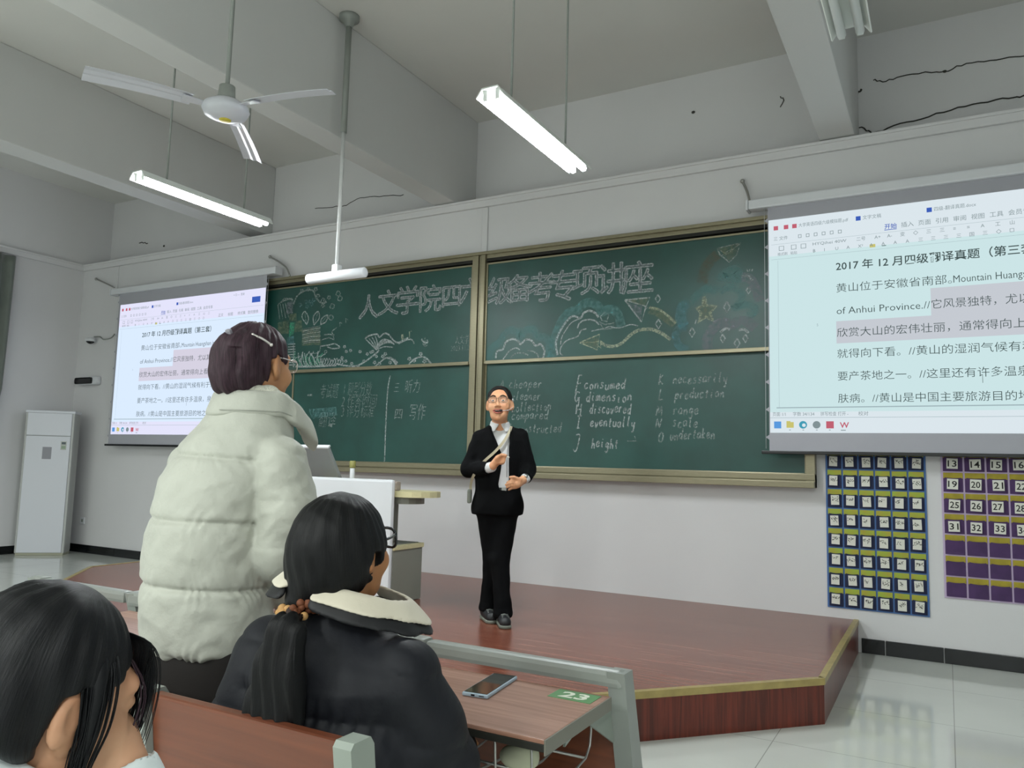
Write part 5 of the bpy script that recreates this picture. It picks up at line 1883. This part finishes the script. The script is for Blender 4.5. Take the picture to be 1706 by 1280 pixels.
def d_tr(P):
    d = None
    for s_ in (-1, 1):
        hx, hy = .085 * s_ * DR[0], .085 * s_ * DR[1]
        e = chain(P, [(hx, hy, .53), (hx + .40 * DF[0], hy + .40 * DF[1], .53), (hx + .42 * DF[0], hy + .42 * DF[1], .08)], [.085, .07, .055], .02)
        d = e if d is None else smin(d, e, .03)
    return smax(d, .04 - P[:, 2], .01)
body('trousers', d_tr, (-.22, -.22, .02), (.45, .52, .66), .008, M['trouser'], D)
for s_ in (-1, 1):
    x, y = .085 * s_ * DR[0] + .42 * DF[0], .085 * s_ * DR[1] + .42 * DF[1]
    body('shoe', lambda P, x=x, y=y: smax(cap(P, (x - .03, y - .03, .045), (x + .08, y + .09, .035), .045, .042), .004 - P[:, 2], .006), (x - .12, y - .12, -.01), (x + .18, y + .2, .12), .007, M['shoe'], D)

# ---- the student nearest the camera, cheek resting on a hand
N_ = thing('person', 'person at the bottom left corner with black hair, chin propped on one hand, pale top', 'person', (-.898, -6.05, 0), RAD(57.91))
np_ = Pose((-.014, .0, 1.064), 65, 13, 3, .93)
NF, NR = (.914, .407), (.407, -.914)
RN = -RAD(66)
WR, PL = (.068, -.008, .986), (.052, .010, 1.012)
def n_body(P):
    d = head_d(np_.loc(P)) * np_.s
    d = smin(d, cap(P, (-.012, .0, 1.01), (-.035, .0, .90), .050, .056), .035)
    d = smin(d, echain(P, [(.42, -.10, 0, .15, .12, RN), (.60, -.10, 0, .14, .11, RN), (.80, -.09, .0, .165, .11, RN), (.87, -.08, 0, .14, .08, RN), (.92, -.07, .0, .07, .06, 0)]), .04)
    d = smin(d, chain(P, [(-.025, -.14, .83), (.128, -.050, .82), WR], [.05, .040, .027], .02), .02)
    d = smin(d, chain(P, [(-.14, .14, .83), (.0, .22, .70), (.16, .16, .76)], [.05, .04, .026], .02), .02)
    h_ = chain(P, [WR, PL], [.028, .034])
    for k in range(4):
        o = (k - 1.5) * .018
        a = (PL[0] + .004, PL[1] + .012, PL[2] + .012 + o * .5)
        a = (PL[0] - .006 + o * .3, PL[1] + .012, PL[2] + o * .8)
        h_ = smin(h_, chain(P, [a, (a[0] - .002, a[1] + .036, a[2] + .004), (a[0] - .020, a[1] + .052, a[2] + .004), (a[0] - .034, a[1] + .046, a[2] - .002)], [.0115, .0105, .0095, .008]), .007)
    h_ = smin(h_, chain(P, [(PL[0] + .004, PL[1] - .016, PL[2] - .016), (PL[0] - .024, PL[1] - .030, PL[2] - .002), (PL[0] - .048, PL[1] - .032, PL[2] + .002)], [.018, .012, .009]), .012)
    d = smin(d, h_, .004)
    h2 = chain(P, [(.16, .16, .76), (.20, .13, .77)], [.025, .028])
    for k in range(4):
        o = (k - 1.5) * .017
        h2 = smin(h2, chain(P, [(.205 + o * .6, .125 + o * .8, .77), (.245 + o * .6, .10 + o * .8, .775), (.262 + o * .6, .085 + o * .8, .762)], [.010, .009, .008]), .006)
    h2 = smin(h2, chain(P, [(.18, .12, .78), (.20, .09, .785), (.23, .075, .78)], [.013, .010, .009]), .01)
    return smin(d, h2, .01)
body('body', n_body, (-.28, -.24, .40), (.30, .30, 1.20), .0042, M['skin_d'], N_)
def n_hair(P):
    Q = np_.loc(P)
    d = ell(Q, (0, -.026, .040), (.091, .106, .106))
    d = smin(d, ell(Q, (.0, -.095, -.050), (.088, .085, .095)), .05)
    face = smax(.060 - Q[:, 1] + .30 * np.maximum(Q[:, 2] - .02, 0), Q[:, 2] - .085, .01)
    d = smax(d, -face, .012)
    low = smax(-.030 - Q[:, 1] - .45 * np.minimum(Q[:, 2] + .03, 0), Q[:, 2] - .014 - .5 * Q[:, 1], .01)
    d = smax(d, -low, .012)
    d = smax(d, -ell(Q, (.084, -.006, -.006), (.034, .028, .040)), .008)
    d = smax(d, -ell(Q, (-.084, -.006, -.006), (.034, .028, .040)), .008)
    d = smax(d, -.044 - Q[:, 2] - .35 * np.clip(Q[:, 1] + .06, -.1, .1), .02)
    ang = np.arctan2(Q[:, 0], -Q[:, 1])
    return (d + np.clip(np.linalg.norm(Q[:, :2], axis=1) / .06, 0, 1) ** 2 * np.sin(ang * 21 + 2 * np.sin(Q[:, 2] * 20) + 1.5 * np.sin(ang * 4)) * .0016 + .0018 * wob(Q, 60, 4.0)) * np_.s
nh = flow(body('hair', n_hair, (-.22, -.22, .88), (.14, .16, 1.22), .0038, M['hair_blue'], N_), np_)
rs = random.Random(11)
pth = []
# lock of hair falling in front of the ear
for k in range(230):
    o, o2 = rs.gauss(0, .0065), rs.gauss(0, .003)
    j = lambda v=.0022: rs.uniform(-v, v)
    pth.append(np_.pts([(.035, .008 + o * .5, .100), (.072, .008 + o, .072), (.0815 + o2, .010 + o * 1.2, .040), (.0855 + o2, .0155 + o + j(), -.005), (.084 + o2 + j(), .016 + o * .7 + j(), -.055), (.079 + o2 + j(), .024 + o * .5 + j(), -.100), (.074 + o2 * 1.4 + j(), .046 + o * .6 + j(), -.150 - rs.uniform(0, .03))]))
core = spline(np_.pts([(.060, .006, .090), (.078, .009, .055), (.0835, .012, .020), (.0845, .015, -.020), (.0825, .018, -.060), (.078, .025, -.100), (.073, .044, -.150)]), 5)
lk = strands('side_lock', pth, .0010, M['hair_blue'], nh, 5, core, [.007, .010, .0095, .008, .0065, .0055, .004])
pth = []
# wispy fringe past the brow
for k in range(110):
    o = rs.gauss(0, .007)
    ln = rs.uniform(-.02, .05)
    g = .012 if k % 3 else 0.0
    pth.append(np_.pts([(.012, .030, .100), (.026 + o, .076 + o * .6, .086), (.032 + o - g, .104 + o * .4 - g, .045), (.036 + o - g, .107 + o * .5 - g, -.010 - ln * .4), (.046 + o, .090 + o * .5 - g, -.045 - ln)]))
strands('fringe', pth, .0008, M['hair_blue'], nh)
pth = []
for k in range(7):
    o = rs.uniform(-.005, .005)
    pth.append(np_.pts([(.02, .04, .095), (.040, .096 + o, .03), (.048, .092 + o, -.04), (.056 + o, .066, -.10), (.060, .052 + o, -.15)]))
strands('loose_wisp', pth, .0007, M['hair_brown'], nh)
for sx in (-1, 1):
    MB().ball(np_.pt(sx * .032, .0800, .011), (.0095, .0095, .006)).build('eye', M['eye'], N_)
def n_top(P):
    P0 = P
    P = P + np.stack([0 * P[:, 0], 0 * P[:, 0], .42 * np.clip(P[:, 0] + .03, -.09, .12) * np.clip((P[:, 2] - .85) * 8, 0, 1)], 1)
    d = echain(P, [(.42, -.09, 0, .17, .145, RN), (.60, -.09, 0, .165, .135, RN), (.80, -.075, .0, .19, .130, RN), (.915, -.066, 0, .165, .112, RN), (.985, -.055, .0, .104, .094, RN), (1.035, -.048, 0, .078, .076, RN)])
    P = P0
    ar = chain(P, [(-.025, -.13, .84), (.128, -.050, .82), (.078, -.013, .983)], [.066, .044, .031], .03)
    ar = smax(ar, -cap(P, (.081, -.014, .965), (.060, -.004, 1.04), .0262), .006)
    la = chain(P, [(-.14, .13, .84), (.0, .22, .70), (.14, .175, .75)], [.07, .06, .045], .03)
    d = smin(smin(d, ar, .02), la, .02)
    d = smax(d, -ell(P, (-.030, .0, 1.02), (.062, .060, .10)), .008)
    return d + .004 * wob(P, 20, 2.0) + .002 * wob(P, 46, 1.0)
body('top', n_top, (-.32, -.26, .40), (.26, .32, 1.02), .0036, M['blouse'], N_, 1, True)
# ---- the teacher on the platform. Local frame: x to the photo's right, y away from the camera
T = thing('person', 'person in black suit and glasses with a headset microphone, standing on the platform', 'person', (-2.795, -1.679, .2385), RAD(29.53))
hp = Pose((-.054, -.05, 1.535), 186, -8, 2, 1.12)
RH = dict(w=(-.092, -.215, 1.092), p=(-.048, -.235, 1.145))
LH = dict(w=(.140, -.135, 1.012), p=(.085, -.195, .978))
def t_body(P):
    d = head_d(hp.loc(P), False, True) * hp.s
    d = smin(d, cap(P, (-.052, -.03, 1.47), (-.045, .015, 1.34), .056, .056), .03)
    d = smin(d, echain(P, [(.74, -.05, .0, .14, .085, 0), (.95, -.05, .0, .13, .075, 0), (1.15, -.05, 0, .14, .075, 0), (1.30, -.05, .01, .145, .065, 0), (1.36, -.048, .018, .08, .05, 0)]), .05)
    d = smin(d, chain(P, [(-.195, .01, 1.30), (-.262, .02, 1.075), RH['w']], [.05, .042, .027], .02), .03)
    d = smin(d, chain(P, [(.105, .01, 1.315), (.165, -.0, 1.085), LH['w']], [.05, .042, .027], .02), .03)
    d = smin(d, chain(P, [(-.115, .0, .80), (-.078, .0, .45), (-.090, .05, .10)], [.07, .05, .04], .02), .03)
    d = smin(d, chain(P, [(.012, -.01, .80), (-.020, -.05, .44), (.008, -.10, .10)], [.07, .05, .04], .02), .03)
    # right hand: fist around a stick of chalk
    w, p = RH['w'], RH['p']
    h_ = chain(P, [w, p], [.027, .030])
    for i, (dz, ln) in enumerate(((.022, .040), (.006, .042), (-.010, .040), (-.025, .034))):
        a = (p[0] + .002, p[1] - .010, p[2] + dz)
        b = (p[0] + ln, p[1] - .030, p[2] + dz + .004)
        c = (p[0] + ln - .006, p[1] - .002, p[2] + dz - .004)
        e = (p[0] + ln - .028, p[1] + .004, p[2] + dz - .004)
        h_ = smin(h_, chain(P, [a, b, c, e], [.011, .0105, .0095, .008]), .008)
    h_ = smin(h_, chain(P, [(p[0] - .01, p[1] - .02, p[2] + .005), (p[0] + .018, p[1] - .042, p[2] + .03), (p[0] + .05, p[1] - .034, p[2] + .026)], [.014, .011, .009]), .012)
    d = smin(d, h_, .015)
    # left hand: relaxed, fingers reaching across the belt
    w, p = LH['w'], LH['p']
    h_ = chain(P, [w, p], [.028, .033])
    for i, (dy, dz, l1, l2) in enumerate(((-.012, .026, .040, .068), (-.014, .008, .046, .078), (-.010, -.010, .044, .072), (.0, -.026, .034, .056))):
        a = (p[0] - .008, p[1] + dy, p[2] + dz)
        b = (p[0] - l1, p[1] + dy - .014, p[2] + dz - .004)
        c = (p[0] - l2, p[1] + dy + .006, p[2] + dz - .018)
        h_ = smin(h_, chain(P, [a, b, c], [.0115, .010, .008]), .007)
    h_ = smin(h_, chain(P, [(p[0] + .02, p[1] - .012, p[2] + .026), (p[0] - .022, p[1] - .03, p[2] + .046), (p[0] - .05, p[1] - .03, p[2] + .044)], [.014, .011, .009]), .012)
    return smin(d, h_, .015)
body('body', t_body, (-.36, -.36, .02), (.28, .16, 1.72), .005, M['skin_a'], T)
def t_torso(P, o):
    d = echain(P, [(.70, -.048, .0, .165 + o, .115 + o, 0), (.93, -.048, .0, .158 + o, .108 + o, 0), (1.15, -.05, 0, .168 + o, .108 + o, 0), (1.28, -.05, .01, .168 + o, .10 + o, 0), (1.355, -.046, .015, .12 + o, .08 + o, 0), (1.40, -.045, .018, .075 + o, .066 + o, 0)])
    return d
def arm_r(P, o):
    return chain(P, [(-.185, .01, 1.295), (-.262, .02, 1.07), (-.125, -.175, 1.078)], [.064 + o, .060 + o, .045 + o], .03)
def arm_l(P, o):
    return chain(P, [(.098, .01, 1.312), (.163, .0, 1.08), (.150, -.105, 1.02)], [.064 + o, .058 + o, .044 + o], .03)
# shirt with collar and cuffs
def t_shirt(P):
    d = t_torso(P, -.012)
    cf = cap(P, (-.13, -.17, 1.079), (-.097, -.205, 1.089), .036, .037)
    cl = cap(P, (.152, -.10, 1.022), (.142, -.132, 1.012), .036, .036)
    col = smax(np.abs(np.linalg.norm((P[:, :2] - A(-.048, -.0)) / A(1, .95), axis=1) - (.074 - (P[:, 2] - 1.37) * .25)) - .006, np.abs(P[:, 2] - 1.392 - np.clip(P[:, 1], -.2, .1) * .28) - .032, .006)
    fr = ((P[:, 1] < -.03) & (np.abs(P[:, 0] + .047) < (1.392 - P[:, 2]) * .55 + .008))
    col = np.where(fr, np.maximum(col, .01), col)
    return np.minimum(np.minimum(smin(d, col, .01), cf), cl)
body('shirt', t_shirt, (-.30, -.30, .80), (.24, .16, 1.46), .0055, M['shirt'], T)
# jacket, open in front
def t_jacket(P):
    d = t_torso(P, .008)
    sk_ = ell(P, (-.048, .0, .80), (.19, .135, .16))
    d = smin(d, smax(sk_, .748 - P[:, 2], .012), .03)
    d = smax(d, .748 - P[:, 2], .01)
    z = P[:, 2]
    xl = np.interp(z, [.74, .93, .97, 1.17, 1.34, 1.42], [-.02, -.035, -.045, -.02, -.10, -.115])
    xr = np.interp(z, [.74, .93, .97, 1.17, 1.34, 1.42], [-.01, .024, .030, .024, .022, .03])
    inside = t_torso(P, -.016)
    shell = smax(d, -inside, .004)
    gap = np.maximum(np.maximum(xl - P[:, 0], P[:, 0] - xr), P[:, 1] + .02)
    shell = np.where(z > .93, smax(shell, -gap, .006), shell)
    lap = np.minimum(np.abs(P[:, 0] - xl + .018), np.abs(P[:, 0] - xr - .018)) - .016
    shell = shell - np.where((P[:, 1] < 0) & (z > 1.12), .004 * np.clip(-lap / .016, 0, 1), 0)
    neck = np.linalg.norm(P[:, :2] - A(-.046, .01), axis=1) - .080
    shell = smax(shell, -smax(neck, 1.36 - z, .01), .008)
    ar, al = arm_r(P, .0), arm_l(P, .0)
    ar = ar + .004 * wob(P, 34, 1.0)
    al = al + .004 * wob(P, 34, 2.0)
    ar = smax(ar, -(cap(P, (-.125, -.175, 1.078), (-.08, -.23, 1.09), .036)), .004)
    al = smax(al, -(cap(P, (.150, -.105, 1.02), (.135, -.145, 1.0), .036)), .004)
    return smin(smin(shell, ar, .03), al, .03) + .0025 * wob(P, 22, 3.0)
body('jacket', t_jacket, (-.36, -.26, .70), (.28, .17, 1.46), .0055, M['suit'], T)
def t_trous(P):
    d = chain(P, [(-.118, .0, .84), (-.078, .0, .45), (-.092, .045, .16), (-.100, .05, .085)], [.098, .064, .056, .066], .02)
    e = chain(P, [(.020, -.005, .84), (-.018, -.05, .44), (.004, -.095, .15), (.012, -.10, .075)], [.098, .066, .058, .070], .02)
    d = smin(d, e, .03)
    d = smin(d, echain(P, [(.76, -.048, 0, .155, .108, 0), (.935, -.048, 0, .146, .098, 0)]), .04)
    d = d + .004 * wob(P, 24, 5.0) * np.clip((.9 - P[:, 2]) * 3, 0, 1)
    return smax(d, np.where(P[:, 1] < -.02, .045, .06) - P[:, 2], .012)
body('trousers', t_trous, (-.30, -.22, .01), (.20, .16, .98), .006, M['trouser'], T)
MB().box(-.052, .032, -.104, -.096, .918, .945, 0, .003).build('belt', M['black'], T)
m = MB().box(-.022, .012, -.109, -.103, .915, .946, 0, .003)
m.build('belt_buckle', M['metal'], T)
# trainers
def shoe(name, heel, toe, h_):
    a, b = Vector(heel), Vector(toe)
    dirv = (b - a).normalized()
    def f(P):
        d = smin(cap(P, (a.x, a.y, .05), (b.x, b.y, .038), .042, .040), ell(P, (a.x + dirv.x * .02, a.y + dirv.y * .02, .075), (.038, .042, .045)), .03)
        return smax(d, .012 - P[:, 2], .008)
    lo_ = (min(a.x, b.x) - .07, min(a.y, b.y) - .07, -.005)
    hi_ = (max(a.x, b.x) + .07, max(a.y, b.y) + .07, .15)
    s_ = body(name, f, lo_, hi_, .005, M['shoe'], T)
    body('sole', lambda P: smax(cap(P, (a.x, a.y, .014), (b.x, b.y, .014), .046, .044), np.abs(P[:, 2] - .012) - .012, .006), lo_, hi_, .005, M['sole'], s_)
    m = MB()
    for k in range(5):
        p = a + dirv * (.06 + .025 * k)
        n_ = Vector((-dirv.y, dirv.x, 0))
        m.tube([Vector((p.x, p.y, .088 - .004 * k)) + n_ * .024, Vector((p.x, p.y, .096 - .006 * k)), Vector((p.x, p.y, .088 - .004 * k)) - n_ * .024], .003, 5)
    m.build('laces', M['grey'], s_)
shoe('shoe', (-.112, .085, 0), (-.07, -.075, 0), 0)
shoe('shoe', (.008, -.075, 0), (.028, -.235, 0), 0)
# face
for sx in (-1, 1):
    m = MB()
    c = hp.pt(sx * .032, .0835, .011)
    m.ball(c, (.0125, .0125, .0075))
    e = m.build('eye', M['eye'], T)
    m = MB()
    m.ball(hp.pt(sx * .032 - .001, .0935, .0105), (.0055, .0055, .0055), 0, 12, 8)
    m.build('iris', M['iris'], e)
    m = MB()
    m.tube(spline(hp.pts([(sx * .014, .100, .036), (sx * .033, .098, .043), (sx * .052, .083, .036)]), 4), [.004] * 9, 6)
    m.build('eyebrow', M['hair_short'], T)
m = MB()
m.ball(hp.pt(0, .084, -.060), (.028, .020, .012))
m.build('mouth', M['mouth'], T)
m = MB()
m.box(-.018, .018, -.003, .003, -.004, .005, 0, .002)
te = m.build('teeth', M['teeth'], T)
te.matrix_local = Matrix.Translation(hp.pt(0, .100, -.053)) @ hp.m.to_4x4()
m = MB()
m.tube(spline(hp.pts([(-.031, .088, -.053), (-.016, .101, -.050), (0, .104, -.052), (.016, .101, -.050), (.031, .088, -.053)]), 4), .004, 7)
m.tube(spline(hp.pts([(-.031, .088, -.053), (-.018, .098, -.067), (0, .102, -.072), (.018, .098, -.067), (.031, .088, -.053)]), 4), .005, 7)
m.build('lips', M['lip'], T)
def t_hair(P):
    Q = hp.loc(P)
    d = ell(Q, (0, -.018, .042), (.082, .100, .090))
    cut = np.maximum(.046 + np.abs(Q[:, 0]) * .35 - Q[:, 1], Q[:, 2] - .092)
    d = smax(d, -np.maximum(-(cut), -.2) if False else -smax(.052 - Q[:, 1], Q[:, 2] - .094 + 4.5 * Q[:, 0] ** 2, .01), .01)
    d = smax(d, -(smax(.004 - Q[:, 1], Q[:, 2] - .030, .01)), .01)
    d = smax(d, -.055 - Q[:, 2], .01)
    d = smax(d, -(ell(Q, (.078, -.012, .0), (.02, .024, .036))), .006)
    d = smax(d, -(ell(Q, (-.078, -.012, .0), (.02, .024, .036))), .006)
    return (d + .0025 * wob(Q, 60, 1.0)) * hp.s
body('hair', t_hair, (-.18, -.20, 1.44), (.08, .12, 1.70), .004, M['hair_short'], T)
glasses(hp, T, M['gmetal'], lens=(.028, .021), y=.116, rim=.0016)
# headset microphone
m = MB()
m.tube(spline(hp.pts([(-.082, -.01, .03), (-.086, -.03, .0), (-.080, .02, -.025), (-.062, .075, -.050), (-.03, .115, -.060)]), 5), .0022, 6)
m.tube(spline(hp.pts([(-.084, -.012, .028), (-.086, .004, .038), (-.082, -.03, .02), (-.080, -.032, -.03), (-.078, -.028, -.04)]), 4), .0045, 6)
hs = m.build('headset', M['white'], T)
m = MB()
m.ball(hp.pt(-.022, .118, -.060), (.0105, .0105, .0105))
m.build('microphone', M['black'], hs)
# cross-body strap and slim pouch
m = MB()
pts = spline([Vector(p) for p in ((.034, -.060, 1.385), (.026, -.098, 1.352), (-.013, -.120, 1.277), (-.075, -.122, 1.20), (-.157, -.118, 1.121), (-.222, -.095, 1.03), (-.245, -.02, .96), (-.245, -.01, .90))], 6)
vs, fs = [], []
for i, p in enumerate(pts):
    t_ = (pts[min(i + 1, len(pts) - 1)] - pts[max(i - 1, 0)]).normalized()
    s_ = t_.cross(Vector((0, -1, 0))).normalized() * .0095
    for q in (p - s_, p + s_, p + s_ + Vector((0, .003, 0)), p - s_ + Vector((0, .003, 0))):
        vs.append(q)
for i in range(len(pts) - 1):
    for k in range(4):
        k2 = (k + 1) % 4
        fs.append([4 * i + k, 4 * i + k2, 4 * i + 4 + k2, 4 * i + 4 + k])
m.raw(vs, fs)
st_ = m.build('bag_strap', M['strap'], T)
MB().box(-.268, -.238, -.055, .06, .825, .925, 0, .012).build('pouch', M['sole'], st_)
m = MB()
m.tube(spline([Vector(p) for p in ((.034, -.085, 1.38), (.028, -.115, 1.33), (.012, -.122, 1.2), (.012, -.118, 1.02))], 5), .0018, 5)
m.build('microphone_cable', M['black'], T)
# watch and chalk
m = MB()
m.tube([Vector((.145, -.126, 1.016)), Vector((.138, -.141, 1.008))], .034, 16)
wt = m.build('watch_strap', M['black'], T)
m = MB()
m.cyl((.149, -.158, 1.032), (.151, -.164, 1.037), .013, None, 16)
m.build('watch_face', M['metal'], wt)
mk = MB()
mk.cyl((-.015, -.262, 1.166), (.026, -.272, 1.158), .005, None, 10)
ck = mk.build('chalk_stick', mat('chalk_stick', 'd8d6cc', .9))
ck.matrix_world = Matrix.Translation((-2.795, -1.679, .2385)) @ Matrix.Rotation(RAD(29.53), 4, 'Z')
tag(ck, 'short stick of chalk held in the teacher\'s raised hand', 'chalk')
